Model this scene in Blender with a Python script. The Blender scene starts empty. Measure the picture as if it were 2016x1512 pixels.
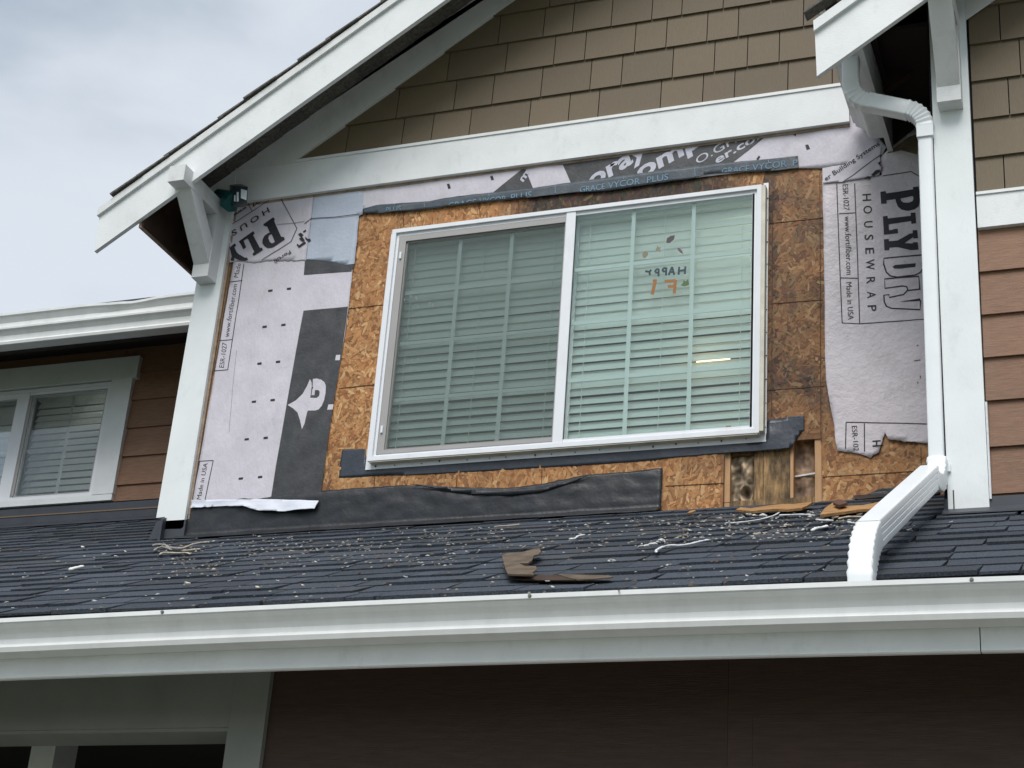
import bpy, bmesh, math, random
from math import sin, cos, tan, pi, radians
from mathutils import Vector, Matrix, noise
from mathutils.geometry import tessellate_polygon
random.seed(11)
SC = bpy.context.scene
COL = SC.collection

# ------------------------------------------------------------------ camera
FPX, PITCH, YAW, ROLL = 3376.154, 0.4187488, -0.3809890, 0.0746837      # focal length in pixels of a 2016 px wide picture
CAM = Vector((3.33965, -6.62111, -2.84365))
FW = Vector((sin(YAW)*cos(PITCH), cos(YAW)*cos(PITCH), sin(PITCH)))
_r = Vector((cos(YAW), -sin(YAW), 0)); _u = _r.cross(FW)
RT = _r*cos(ROLL) + _u*sin(ROLL); UP = -_r*sin(ROLL) + _u*cos(ROLL)
cd = bpy.data.cameras.new('camera'); cam = bpy.data.objects.new('camera', cd); COL.objects.link(cam)
cd.sensor_fit = 'HORIZONTAL'; cd.sensor_width = 36; cd.lens = 36*FPX/2016
cd.clip_start = 0.05; cd.clip_end = 3000
cam.matrix_world = Matrix(((RT.x, UP.x, -FW.x, CAM.x), (RT.y, UP.y, -FW.y, CAM.y), (RT.z, UP.z, -FW.z, CAM.z), (0, 0, 0, 1)))
SC.camera = cam

# ------------------------------------------------------------------ light
def nd(t, ty, **kw):
    n = t.nodes.new(ty)
    for k, v in kw.items():
        if k in n.inputs: n.inputs[k].default_value = v
        else: setattr(n, k, v)
    return n
SUN_EL, SUN_AZ = radians(54), radians(176)      # azimuth clockwise from +y
w = bpy.data.worlds.new('World'); SC.world = w; w.use_nodes = True
t = w.node_tree; t.nodes.clear()
sky = nd(t, 'ShaderNodeTexSky', sky_type='NISHITA', sun_disc=False, sun_elevation=SUN_EL, sun_rotation=SUN_AZ)
tc = nd(t, 'ShaderNodeTexCoord'); mp = nd(t, 'ShaderNodeMapping'); mp.inputs['Scale'].default_value = (1.0, 1.0, 2.4)
mp.inputs['Rotation'].default_value = (0.3, 0.2, 0.9)
t.links.new(tc.outputs['Generated'], mp.inputs['Vector'])
n1 = nd(t, 'ShaderNodeTexNoise', Scale=3.2, Detail=5.0, Roughness=0.45, Distortion=0.5)
n2 = nd(t, 'ShaderNodeTexNoise', Scale=9.0, Detail=4.0, Roughness=0.5, Distortion=0.3)
t.links.new(mp.outputs[0], n1.inputs['Vector']); t.links.new(mp.outputs[0], n2.inputs['Vector'])
ad = nd(t, 'ShaderNodeMath', operation='MULTIPLY_ADD'); ad.inputs[1].default_value = 0.32
t.links.new(n2.outputs['Fac'], ad.inputs[0]); t.links.new(n1.outputs['Fac'], ad.inputs[2])
cr = nd(t, 'ShaderNodeValToRGB'); cr.color_ramp.interpolation = 'EASE'
cr.color_ramp.elements[0].position = 0.42; cr.color_ramp.elements[0].color = (2.0, 2.38, 2.8, 1)
cr.color_ramp.elements[1].position = 0.82; cr.color_ramp.elements[1].color = (4.0, 4.25, 4.55, 1)
t.links.new(ad.outputs[0], cr.inputs[0])
mx = nd(t, 'ShaderNodeMix', data_type='RGBA'); mx.inputs[0].default_value = 0.88
t.links.new(sky.outputs[0], mx.inputs[6]); t.links.new(cr.outputs[0], mx.inputs[7])
bg = nd(t, 'ShaderNodeBackground', Strength=0.1); t.links.new(mx.outputs[2], bg.inputs['Color'])
ow = nd(t, 'ShaderNodeOutputWorld'); t.links.new(bg.outputs[0], ow.inputs['Surface'])
sl = bpy.data.lights.new('sun', 'SUN'); sl.energy = 1.5; sl.angle = radians(38); sl.color = (1.0, 0.975, 0.94)
so = bpy.data.objects.new('sun', sl); COL.objects.link(so)
sd = Vector((sin(SUN_AZ)*cos(SUN_EL), cos(SUN_AZ)*cos(SUN_EL), sin(SUN_EL)))
so.location = sd*30; so.rotation_euler = sd.to_track_quat('Z', 'Y').to_euler()
SC.view_settings.view_transform = 'Standard'; SC.view_settings.look = 'None'
SC.view_settings.exposure = 0.97; SC.view_settings.gamma = 1.0; SC.view_settings.use_curve_mapping = False

# ------------------------------------------------------------------ photo pixel -> point on a real plane
def ray(px, py): return FW + RT*((px-1008)/FPX) - UP*((py-756)/FPX)
def W(px, py, y=0.0):
    r = ray(px, py); return CAM + r*((y-CAM.y)/r.y)
def XZ(pts, y=0.0): return [(W(a, b, y).x, W(a, b, y).z) for a, b in pts]
ZJ, SL = -0.332, 0.5                            # porch roof: z = ZJ + SL*y
RN = Vector((0, -SL, 1)).normalized()           # its normal
RD = Vector((0, -1, -SL)).normalized()          # down the slope
def RP(px, py, h=0.0):
    r = ray(px, py); zz = ZJ + h/RN.z
    return CAM + r*((zz + SL*CAM.y - CAM.z)/(r.z - SL*r.y))

# ------------------------------------------------------------------ materials
MATS = {}
def rgb(c): return (c[0], c[1], c[2], 1)
def mat(name, base, rough=0.6, var=0.0, vscale=8.0, col2=None, stretch=(1, 1, 1), bump=0.0, bscale=200.0, bstretch=(1, 1, 1),
        rnd=0.0, attr=None, metal=0.0, spec=0.4, dirt=0.0, dcol=(0.12, 0.11, 0.09), dscale=2.5, bdist=0.002, dlo=0.52):
    m = bpy.data.materials.new(name); m.use_nodes = True; t = m.node_tree
    p = t.nodes['Principled BSDF']; p.inputs['Roughness'].default_value = rough
    p.inputs['Metallic'].default_value = metal; p.inputs['Specular IOR Level'].default_value = spec
    g = nd(t, 'ShaderNodeNewGeometry')
    def noisef(scale, st, detail=4.0, ro=0.55):
        mpn = nd(t, 'ShaderNodeMapping'); mpn.inputs['Scale'].default_value = st
        t.links.new(g.outputs['Position'], mpn.inputs['Vector'])
        n = nd(t, 'ShaderNodeTexNoise', Scale=scale, Detail=detail, Roughness=ro); t.links.new(mpn.outputs[0], n.inputs['Vector'])
        return n.outputs['Fac']
    if attr:
        a = nd(t, 'ShaderNodeAttribute', attribute_name=attr); c = a.outputs['Color']
    else:
        a = nd(t, 'ShaderNodeRGB'); a.outputs[0].default_value = rgb(base); c = a.outputs[0]
    if var > 0:
        r = nd(t, 'ShaderNodeMapRange'); r.inputs['From Min'].default_value = 0.3; r.inputs['From Max'].default_value = 0.7
        t.links.new(noisef(vscale, stretch), r.inputs['Value'])
        mxx = nd(t, 'ShaderNodeMix', data_type='RGBA'); t.links.new(r.outputs[0], mxx.inputs[0])
        if col2:
            t.links.new(c, mxx.inputs[6]); mxx.inputs[7].default_value = rgb(col2)
            c = mxx.outputs[2]
        else:
            mxx.inputs[6].default_value = (1-var, 1-var, 1-var, 1); mxx.inputs[7].default_value = (1+var, 1+var, 1+var, 1)
            ml = nd(t, 'ShaderNodeMix', data_type='RGBA', blend_type='MULTIPLY'); ml.inputs[0].default_value = 1
            t.links.new(c, ml.inputs[6]); t.links.new(mxx.outputs[2], ml.inputs[7]); c = ml.outputs[2]
    if rnd > 0:
        oi = nd(t, 'ShaderNodeObjectInfo'); r = nd(t, 'ShaderNodeMapRange')
        r.inputs['To Min'].default_value = 1-rnd; r.inputs['To Max'].default_value = 1+rnd
        t.links.new(oi.outputs['Random'], r.inputs['Value'])
        ml = nd(t, 'ShaderNodeMix', data_type='RGBA', blend_type='MULTIPLY'); ml.inputs[0].default_value = 1
        t.links.new(c, ml.inputs[6]); t.links.new(r.outputs[0], ml.inputs[7]); c = ml.outputs[2]
    if dirt > 0:
        r = nd(t, 'ShaderNodeMapRange'); r.inputs['From Min'].default_value = dlo; r.inputs['From Max'].default_value = dlo+0.24
        r.inputs['To Max'].default_value = dirt
        t.links.new(noisef(dscale, (1, 1, 0.6), 8.0, 0.7), r.inputs['Value'])
        mxx = nd(t, 'ShaderNodeMix', data_type='RGBA'); t.links.new(r.outputs[0], mxx.inputs[0])
        t.links.new(c, mxx.inputs[6]); mxx.inputs[7].default_value = rgb(dcol); c = mxx.outputs[2]
    t.links.new(c, p.inputs['Base Color'])
    if bump > 0:
        b = nd(t, 'ShaderNodeBump', Strength=bump, Distance=bdist)
        t.links.new(noisef(bscale, bstretch, 3.0, 0.6), b.inputs['Height']); t.links.new(b.outputs[0], p.inputs['Normal'])
    MATS[name] = m; return m
mat('white_paint', (0.745, 0.765, 0.765), 0.5, var=0.05, vscale=6, bump=0.5, bscale=60, bstretch=(1, 1, 6), dirt=0.24, dcol=(0.25, 0.24, 0.2), dscale=13, dlo=0.55)
mat('white_paint_vert', (0.76, 0.79, 0.79), 0.5, var=0.035, vscale=5, bump=0.3, bscale=60, bstretch=(5, 5, 1), dirt=0.20, dcol=(0.28, 0.27, 0.23), dscale=12, dlo=0.55)
mat('old_white_paint', (0.69, 0.70, 0.695), 0.55, var=0.05, vscale=5, bump=0.4, bscale=50, bstretch=(1, 1, 4), dirt=0.22, dscale=9)
mat('gutter_metal', (0.74, 0.755, 0.745), 0.34, var=0.04, vscale=5, stretch=(3, 1, 1), dirt=0.18, dcol=(0.3, 0.3, 0.27), dscale=7, spec=0.5, bump=0.15, bscale=6, bdist=0.01)
mat('downspout_metal', (0.80, 0.83, 0.84), 0.28, var=0.02, vscale=6, dirt=0.06, dscale=9, spec=0.5)
mat('white_vinyl', (0.78, 0.80, 0.83), 0.38, var=0.02, vscale=10, dirt=0.10, dscale=12)
mat('cream_vinyl', (0.62, 0.60, 0.50), 0.55, var=0.12, vscale=14, dirt=0.35, dscale=15, dcol=(0.3, 0.22, 0.12))
mat('frame_taupe', (0.36, 0.35, 0.34), 0.5, var=0.04)
mat('grille_white', (0.90, 0.92, 0.90), 0.5)
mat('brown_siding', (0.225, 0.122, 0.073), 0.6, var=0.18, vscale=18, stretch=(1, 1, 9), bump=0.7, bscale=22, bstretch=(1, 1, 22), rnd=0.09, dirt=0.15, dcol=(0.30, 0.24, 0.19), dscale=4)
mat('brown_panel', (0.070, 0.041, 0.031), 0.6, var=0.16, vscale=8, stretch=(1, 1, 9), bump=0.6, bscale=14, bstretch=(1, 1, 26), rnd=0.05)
mat('olive_shingle', (0.138, 0.105, 0.064), 0.62, var=0.06, vscale=30, stretch=(6, 6, 1), bump=0.5, bscale=24, bstretch=(12, 12, 1), rnd=0.09, dirt=0.12, dcol=(0.20, 0.135, 0.09), dscale=14)
mat('asphalt_shingle', (0.055, 0.065, 0.082), 0.85, var=0.5, vscale=170, bump=1.0, bscale=260, bdist=0.004, rnd=0.22, spec=0.25, dirt=0.6, dcol=(0.095, 0.085, 0.068), dscale=2.6)
mat('shaded_white', (0.26, 0.27, 0.25), 0.6, var=0.08, vscale=6, dirt=0.2)  # white beam and casing, with the eave's shade put into this darker colour
mat('roof_deck', (0.012, 0.012, 0.016), 0.9)
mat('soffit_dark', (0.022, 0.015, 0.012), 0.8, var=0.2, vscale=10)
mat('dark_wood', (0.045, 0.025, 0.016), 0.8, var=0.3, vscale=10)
mat('black_paper', (0.017, 0.019, 0.023), 0.42, var=0.3, vscale=12, bump=0.8, bscale=16, bdist=0.005, dirt=0.25, dcol=(0.07, 0.065, 0.05), dscale=5, spec=0.45)
mat('tape_black', (0.035, 0.043, 0.058), 0.35, var=0.2, vscale=20, bump=0.5, bscale=60, bdist=0.003, spec=0.5, dirt=0.15, dcol=(0.12, 0.12, 0.12), dscale=14)
mat('tape_slate', (0.060, 0.078, 0.095), 0.42, var=0.2, vscale=25, bump=0.5, bscale=70, bdist=0.003, dirt=0.25, dcol=(0.16, 0.16, 0.15), dscale=20)
mat('wrap_lilac', (0.59, 0.56, 0.615), 0.65, var=0.07, vscale=7, bump=0.9, bscale=60, bstretch=(1, 1, 0.5), bdist=0.003, dirt=0.35, dcol=(0.36, 0.32, 0.32), dscale=11)
mat('wrap_grey', (0.66, 0.61, 0.64), 0.6, var=0.08, vscale=5, bump=0.9, bscale=40, bdist=0.006, dirt=0.4, dcol=(0.31, 0.27, 0.25), dscale=5)
mat('wrap_blue', (0.44, 0.49, 0.58), 0.5, var=0.06, vscale=9, bump=0.6, bscale=60, bdist=0.003, dirt=0.15, dcol=(0.55, 0.57, 0.6), dscale=10)
mat('wrap_white', (0.63, 0.66, 0.73), 0.5, var=0.05, vscale=9, bump=0.5, bscale=50, bdist=0.003)
mat('ink_black', (0.020, 0.018, 0.024), 0.6, var=0.3, vscale=60)
mat('ink_grey', (0.046, 0.048, 0.052), 0.5, var=0.3, vscale=14, dirt=0.35, dcol=(0.12, 0.11, 0.12), dscale=16, bump=0.8, bscale=70, bdist=0.002)
mat('ink_faint', (0.25, 0.24, 0.28), 0.7)
mat('ink_white', (0.50, 0.50, 0.57), 0.6, var=0.12, vscale=40)
mat('ink_blue', (0.16, 0.27, 0.36), 0.6, var=0.2, vscale=60)
mat('stain_brown', (0.16, 0.125, 0.085), 0.8, var=0.3, vscale=30)
mat('osb', (0.4, 0.25, 0.12), 0.62, attr='tone', var=0.16, vscale=55, bump=0.5, bscale=160, bdist=0.001)
mat('osb_back', (0.27, 0.145, 0.055), 0.7, var=0.3, vscale=40)
mat('osb_line', (0.09, 0.045, 0.02), 0.8)
mat('stud_new', (0.50, 0.29, 0.14), 0.6, var=0.14, vscale=12, stretch=(8, 8, 1), bump=0.4, bscale=50, bstretch=(6, 6, 1), dirt=0.2, dcol=(0.25, 0.12, 0.05), dscale=12)
mat('stud_old', (0.33, 0.20, 0.088), 0.75, var=0.55, vscale=16, stretch=(6, 6, 0.7), bump=0.8, bscale=40, bstretch=(6, 6, 1), dirt=0.92, dcol=(0.035, 0.026, 0.016), dscale=11, dlo=0.38)
mat('insulation', (0.30, 0.235, 0.165), 0.6, attr='tone', bump=0.9, bscale=70, bdist=0.004)
mat('raw_wood', (0.37, 0.20, 0.078), 0.6, var=0.5, vscale=14, stretch=(1, 6, 6), bump=0.6, bscale=50, bstretch=(1, 8, 8), dirt=0.5, dcol=(0.20, 0.10, 0.05), dscale=12)
mat('edge_shingle', (0.13, 0.12, 0.105), 0.85, var=0.4, vscale=60, bump=0.8, bscale=120, rnd=0.2)
mat('torn_board', (0.110, 0.080, 0.055), 0.8, var=0.45, vscale=14, bump=0.4, bscale=60, dirt=0.3, dcol=(0.19, 0.13, 0.09), dscale=12)
mat('tan_edge', (0.30, 0.22, 0.16), 0.75, var=0.3, vscale=30)
mat('caulk', (0.66, 0.68, 0.70), 0.6, var=0.1, vscale=60, dirt=0.3, dcol=(0.4, 0.36, 0.32), dscale=40)
mat('grey_strip', (0.27, 0.25, 0.23), 0.7, var=0.25, vscale=60)
mat('chip_pale', (0.42, 0.37, 0.29), 0.7, rnd=0.45, var=0.2, vscale=90)
mat('chip_white', (0.62, 0.62, 0.60), 0.7, rnd=0.2)
mat('chip_brown', (0.14, 0.07, 0.045), 0.8, rnd=0.4)
mat('crumb', (0.25, 0.215, 0.155), 0.8, attr='tone')
mat('flashing', (0.040, 0.046, 0.058), 0.5, var=0.15, vscale=10, spec=0.5)
mat('flash_line', (0.20, 0.135, 0.085), 0.6)
mat('blind_slat', (0.92, 0.94, 0.92), 0.5)
m_ = MATS['blind_slat']; t_ = m_.node_tree; tr_ = nd(t_, 'ShaderNodeBsdfTranslucent'); tr_.inputs[0].default_value = (0.85, 0.9, 0.86, 1); mx_ = nd(t_, 'ShaderNodeMixShader'); mx_.inputs[0].default_value = 0.35
o_ = [n for n in t_.nodes if n.type == 'OUTPUT_MATERIAL'][0]; t_.links.new(t_.nodes['Principled BSDF'].outputs[0], mx_.inputs[1]); t_.links.new(tr_.outputs[0], mx_.inputs[2]); t_.links.new(mx_.outputs[0], o_.inputs[0])
mat('teal_plastic', (0.006, 0.085, 0.085), 0.35)
mat('dark_plastic', (0.010, 0.016, 0.020), 0.3)
mat('lamp_glass', (0.45, 0.50, 0.52), 0.15)
mat('screw', (0.16, 0.17, 0.15), 0.5, metal=0.6)
mat('nail', (0.05, 0.04, 0.035), 0.6)
mat('room', (0.16, 0.18, 0.20), 0.9)
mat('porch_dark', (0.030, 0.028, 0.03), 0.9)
mat('grass', (0.055, 0.075, 0.03), 0.9, var=0.4, vscale=3)
mat('concrete', (0.30, 0.29, 0.27), 0.8, var=0.15, vscale=3, bump=0.3, bscale=60)
for nm, c in dict(maroon=(0.17, 0.07, 0.085), peach=(0.55, 0.38, 0.24), rose=(0.33, 0.12, 0.19), leafgreen=(0.20, 0.26, 0.05), navy=(0.035, 0.06, 0.10), orange=(0.80, 0.24, 0.02)).items():
    mat('decal_'+nm, c, 0.5)

def glass_mat(name, tint, rmul=1.0):
    m = bpy.data.materials.new(name); m.use_nodes = True; t = m.node_tree; t.nodes.clear()
    o = nd(t, 'ShaderNodeOutputMaterial'); tr = nd(t, 'ShaderNodeBsdfTransparent'); tr.inputs[0].default_value = rgb(tint)
    gl = nd(t, 'ShaderNodeBsdfGlossy', Roughness=0.02); fr = nd(t, 'ShaderNodeFresnel', IOR=1.5)
    g = nd(t, 'ShaderNodeNewGeometry'); mpn = nd(t, 'ShaderNodeMapping')
    t.links.new(g.outputs['Position'], mpn.inputs[0])
    n = nd(t, 'ShaderNodeTexNoise', Scale=2.0, Detail=1.0); t.links.new(mpn.outputs[0], n.inputs['Vector'])
    b = nd(t, 'ShaderNodeBump', Strength=0.03, Distance=0.01); t.links.new(n.outputs['Fac'], b.inputs['Height']); t.links.new(b.outputs[0], gl.inputs['Normal'])
    mu = nd(t, 'ShaderNodeMath', operation='MULTIPLY'); mu.inputs[1].default_value = rmul; t.links.new(fr.outputs[0], mu.inputs[0])
    ms = nd(t, 'ShaderNodeMixShader'); t.links.new(mu.outputs[0], ms.inputs[0]); t.links.new(tr.outputs[0], ms.inputs[1]); t.links.new(gl.outputs[0], ms.inputs[2])
    t.links.new(ms.outputs[0], o.inputs[0]); MATS[name] = m
glass_mat('glass', (0.94, 0.998, 0.985), 0.75)
glass_mat('glass_left', (0.975, 0.992, 0.995), 0.6)
def screen_mat():
    m = bpy.data.materials.new('insect_mesh'); m.use_nodes = True; t = m.node_tree; t.nodes.clear()
    o = nd(t, 'ShaderNodeOutputMaterial'); tr = nd(t, 'ShaderNodeBsdfTransparent'); di = nd(t, 'ShaderNodeBsdfDiffuse'); di.inputs[0].default_value = (0.15, 0.18, 0.17, 1)
    ms = nd(t, 'ShaderNodeMixShader'); ms.inputs[0].default_value = 0.18
    t.links.new(tr.outputs[0], ms.inputs[1]); t.links.new(di.outputs[0], ms.inputs[2]); t.links.new(ms.outputs[0], o.inputs[0]); MATS['insect_mesh'] = m
screen_mat()
m = bpy.data.materials.new('lamp_glow'); m.use_nodes = True; p = m.node_tree.nodes['Principled BSDF']
p.inputs['Base Color'].default_value = (0.9, 0.7, 0.5, 1); p.inputs['Emission Color'].default_value = (1.0, 0.62, 0.32, 1); p.inputs['Emission Strength'].default_value = 2.2; MATS['lamp_glow'] = m
def glow(name, c, st):
    m = bpy.data.materials.new(name); m.use_nodes = True; p = m.node_tree.nodes['Principled BSDF']; p.inputs['Emission Color'].default_value = rgb(c); p.inputs['Emission Strength'].default_value = st; MATS[name] = m
glow('room_fill', (1.0, 0.93, 0.84), 45)  # emission of the unseen light added behind the wide window
glow('dim_fill', (1.0, 0.95, 0.88), 7)  # weaker emission, for the light added behind the left window

# ------------------------------------------------------------------ object helpers
WORLD = {}          # object -> world matrix
def tag(o, label=None, cat=None, group=None, kind=None):
    if label: o['label'] = label
    if cat: o['category'] = cat
    if group: o['group'] = group
    if kind: o['kind'] = kind
    return o
def attach(o, parent, mw):
    WORLD[o] = mw
    if parent:
        o.parent = parent; o.matrix_parent_inverse = WORLD[parent].inverted()
def empty(name, loc):
    o = bpy.data.objects.new(name, None); COL.objects.link(o); o.location = loc; o.empty_display_size = 0.1
    WORLD[o] = Matrix.Translation(loc); return o
def link(name, me, parent=None, loc=None, m=None):
    if m and not me.materials: me.materials.append(MATS[m])
    o = bpy.data.objects.new(name, me); COL.objects.link(o)
    if loc is None: loc = Vector((0, 0, 0))
    o.location = loc; attach(o, parent, Matrix.Translation(loc)); return o
def finish(name, bm, m, parent=None, smooth=False, origin=True, bevel=0.0, segs=1):
    if bevel > 0:
        es = [e for e in bm.edges if len(e.link_faces) == 2 and e.calc_face_angle(0) > 0.5]
        bmesh.ops.bevel(bm, geom=es, offset=bevel, segments=segs, affect='EDGES', profile=0.5)
    bmesh.ops.recalc_face_normals(bm, faces=bm.faces)
    c = Vector((0, 0, 0))
    if origin and len(bm.verts):
        mn = Vector([min(v.co[i] for v in bm.verts) for i in range(3)]); mxv = Vector([max(v.co[i] for v in bm.verts) for i in range(3)])
        c = (mn+mxv)/2
        for v in bm.verts: v.co -= c
    if smooth:
        for f in bm.faces: f.smooth = True
    me = bpy.data.meshes.new(name); bm.to_mesh(me); bm.free()
    return link(name, me, parent, c, m)
def addbox(bm, x0, x1, y0, y1, z0, z1):
    v = [bm.verts.new(p) for p in ((x0, y0, z0), (x1, y0, z0), (x1, y1, z0), (x0, y1, z0), (x0, y0, z1), (x1, y0, z1), (x1, y1, z1), (x0, y1, z1))]
    for f in ((0, 3, 2, 1), (4, 5, 6, 7), (0, 1, 5, 4), (1, 2, 6, 5), (2, 3, 7, 6), (3, 0, 4, 7)): bm.faces.new([v[i] for i in f])
def box(name, x0, x1, y0, y1, z0, z1, m, parent=None, bevel=0.003):
    bm = bmesh.new(); addbox(bm, x0, x1, y0, y1, z0, z1); return finish(name, bm, m, parent, bevel=bevel)
def addprism(bm, a, b):
    va = [bm.verts.new(p) for p in a]; vb = [bm.verts.new(p) for p in b]; n = len(a)
    bm.faces.new(va); bm.faces.new(vb[::-1])
    for i in range(n): bm.faces.new((va[i], vb[i], vb[(i+1) % n], va[(i+1) % n]))
def prism_xz(name, poly, y0, y1, m, parent=None, bevel=0.003):
    bm = bmesh.new(); addprism(bm, [(x, y0, z) for x, z in poly], [(x, y1, z) for x, z in poly]); return finish(name, bm, m, parent, bevel=bevel)
def prism_yz(name, poly, x0, x1, m, parent=None, bevel=0.003):
    bm = bmesh.new(); addprism(bm, [(x0, y, z) for y, z in poly], [(x1, y, z) for y, z in poly]); return finish(name, bm, m, parent, bevel=bevel)
def gridcut(bm, cell):
    if not bm.verts: return
    for ax, k in ((0, Vector((1, 0, 0))), (2, Vector((0, 0, 1)))):
        lo = min(v.co[ax] for v in bm.verts); hi = max(v.co[ax] for v in bm.verts)
        s = math.ceil(lo/cell)*cell
        while s < hi:
            co = Vector((0, 0, 0)); co[ax] = s
            bmesh.ops.bisect_plane(bm, geom=bm.verts[:]+bm.edges[:]+bm.faces[:], dist=1e-5, plane_co=co, plane_no=k)
            s += cell
def crumple(x, z):
    """shared relief of everything stapled to the wall, so that layers follow each other"""
    a = noise.noise(Vector((x*2.3, z*1.7, 3.1)))*0.0035 + noise.noise(Vector((x*9+z*3, z*7, 7.7)))*0.0024 + noise.noise(Vector((x*26, z*20, 1.7)))*0.0010
    r = 1-abs(noise.noise(Vector((x*1.6+z*1.1, z*0.7-x*0.9, 12.5))))
    a += 0.0050*max(0, r-0.80)/0.20*abs(noise.noise(Vector((x*1.1, z*1.3, 40))))*1.6
    return a
def rag(pts, amp, step, seed=0):
    """roughen the outline of a torn edge"""
    out = []
    for i in range(len(pts)-1):
        a = Vector(pts[i]); b = Vector(pts[i+1]); n = max(1, int((b-a).length/step))
        for k in range(n):
            p = a.lerp(b, k/n)
            if i+k > 0: p = p + Vector((noise.noise(Vector((p.x*.13, p.y*.13, seed))), noise.noise(Vector((p.x*.13, p.y*.13, seed+9)))))*amp
            out.append((p.x, p.y))
    out.append(pts[-1]); return out
def sheet(name, poly, y, m, parent=None, cell=0.03, thick=0.0008, disp=crumple, extra=None):
    """thin sheet with real relief lying on the wall; poly in x,z metres"""
    bm = bmesh.new(); tris = tessellate_polygon([[Vector((x, z, 0)) for x, z in poly]])
    vs = [bm.verts.new((x, 0, z)) for x, z in poly]
    for tr in tris:
        try: bm.faces.new([vs[i] for i in tr])
        except ValueError: pass
    bmesh.ops.dissolve_faces(bm, faces=bm.faces[:])
    gridcut(bm, cell)
    for v in bm.verts:
        d = disp(v.co.x, v.co.z) if disp else 0
        if extra: d += extra(v.co.x, v.co.z)
        v.co.y = y - d
    bmesh.ops.triangulate(bm, faces=[f for f in bm.faces if len(f.verts) > 4])
    bmesh.ops.recalc_face_normals(bm, faces=bm.faces)
    if bm.faces and sum(f.normal.y for f in bm.faces) > 0: bmesh.ops.reverse_faces(bm, faces=bm.faces[:])
    for f in bm.faces: f.smooth = True
    for v in bm.verts: pass
    mnx = sum(v.co.x for v in bm.verts)/len(bm.verts); mnz = sum(v.co.z for v in bm.verts)/len(bm.verts)
    c = Vector((mnx, y, mnz))
    for v in bm.verts: v.co -= c
    me = bpy.data.meshes.new(name); bm.to_mesh(me); bm.free()
    o = link(name, me, parent, c, m)
    if thick:
        s = o.modifiers.new('thickness', 'SOLIDIFY'); s.thickness = thick; s.offset = -1
    return o
def stroke(pts, wd):
    """closed outline polygon of a thick polyline, x,z"""
    L, R = [], []
    P = [Vector(p) for p in pts]
    for i, p in enumerate(P):
        a = P[max(i-1, 0)]; b = P[min(i+1, len(P)-1)]; d = (b-a).normalized(); n = Vector((-d.y, d.x))*wd/2
        L.append(tuple(p+n)); R.append(tuple(p-n))
    return L+R[::-1]
def print_polys(name, polys, y, m, parent, cell=0.05, holes=None):
    """flat print: polygons (with optional hole polygon) following the sheet relief"""
    if len(polys) > 1:
        return [print_polys(name, [p], y, m, parent, cell, {0: holes[i]} if holes and holes.get(i) else None) for i, p in enumerate(polys)]
    bm = bmesh.new()
    for i, poly in enumerate(polys):
        loops = [[Vector((x, z, 0)) for x, z in poly]]
        if holes and holes.get(i): loops.append([Vector((x, z, 0)) for x, z in holes[i]])
        flat = [v for l in loops for v in l]
        vs = [bm.verts.new((v.x, 0, v.y)) for v in flat]
        for tr in tessellate_polygon(loops):
            try: bm.faces.new([vs[k] for k in tr])
            except ValueError: pass
    gridcut(bm, cell)
    for v in bm.verts: v.co.y = y - crumple(v.co.x, v.co.z)
    bmesh.ops.recalc_face_normals(bm, faces=bm.faces)
    return finish(name, bm, m, parent)
def text(name, body, O, X, capv, y, m, parent, clip=None, spacing=1.0, bold=0.0, mirror=False, cell=0.05):
    """lettering printed along O->X (photo pixels on the wall plane y); capv = pixel vector of a capital's height; clip=[(p,q,side)]"""
    cu = bpy.data.curves.new(name, 'FONT'); cu.body = body; cu.space_character = spacing; cu.offset = bold; cu.resolution_u = 3
    ob = bpy.data.objects.new(name, cu); COL.objects.link(ob)
    dg = bpy.context.evaluated_depsgraph_get(); dg.update()
    me = bpy.data.meshes.new_from_object(ob.evaluated_get(dg)); COL.objects.unlink(ob); bpy.data.objects.remove(ob)
    bm = bmesh.new(); bm.from_mesh(me); bpy.data.meshes.remove(me)
    xs = [v.co.x for v in bm.verts]; x0, x1 = min(xs), max(xs); CAP = 0.70
    o = W(*O, y); ex = W(*X, y)-o; eu = W(O[0]+capv[0], O[1]+capv[1], y)-o
    for v in bm.verts:
        u = (v.co.x-x0)/(x1-x0); h = v.co.y/CAP
        q = o + ex*u + eu*h; v.co = Vector((q.x, 0, q.z))
    for c in (clip or []):
        a, b, s = c; A = W(*a, y); B = W(*b, y); d = B-A; n = Vector((-d.z, 0, d.x))*s
        bmesh.ops.bisect_plane(bm, geom=bm.verts[:]+bm.edges[:]+bm.faces[:], dist=1e-6, plane_co=Vector((A.x, 0, A.z)), plane_no=n, clear_outer=True)
    if not bm.verts: bm.free(); return None
    gridcut(bm, cell)
    for v in bm.verts: v.co.y = y - crumple(v.co.x, v.co.z)
    return finish(name, bm, m, parent)
def pxs(pts, ox, oy, s): return [(ox+a/s, oy+b/s) for a, b in pts]

# ------------------------------------------------------------------ ground
GZ = -4.45
bm = bmesh.new(); vs = [bm.verts.new(p) for p in ((-900, -900, GZ), (900, -900, GZ), (900, 900, GZ), (-900, 900, GZ))]; bm.faces.new(vs)
tag(finish('ground', bm, 'grass'), kind='structure')
tag(box('driveway', -1.5, 4.6, -9, -1.4, GZ, GZ+0.03, 'concrete', bevel=0.005), kind='structure')

# ------------------------------------------------------------------ the house
house = empty('house', Vector((1.0, 0.0, GZ)))
tag(house, 'two storey brown and white gabled house with its upper front wall stripped to bare sheathing', 'house')

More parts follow.
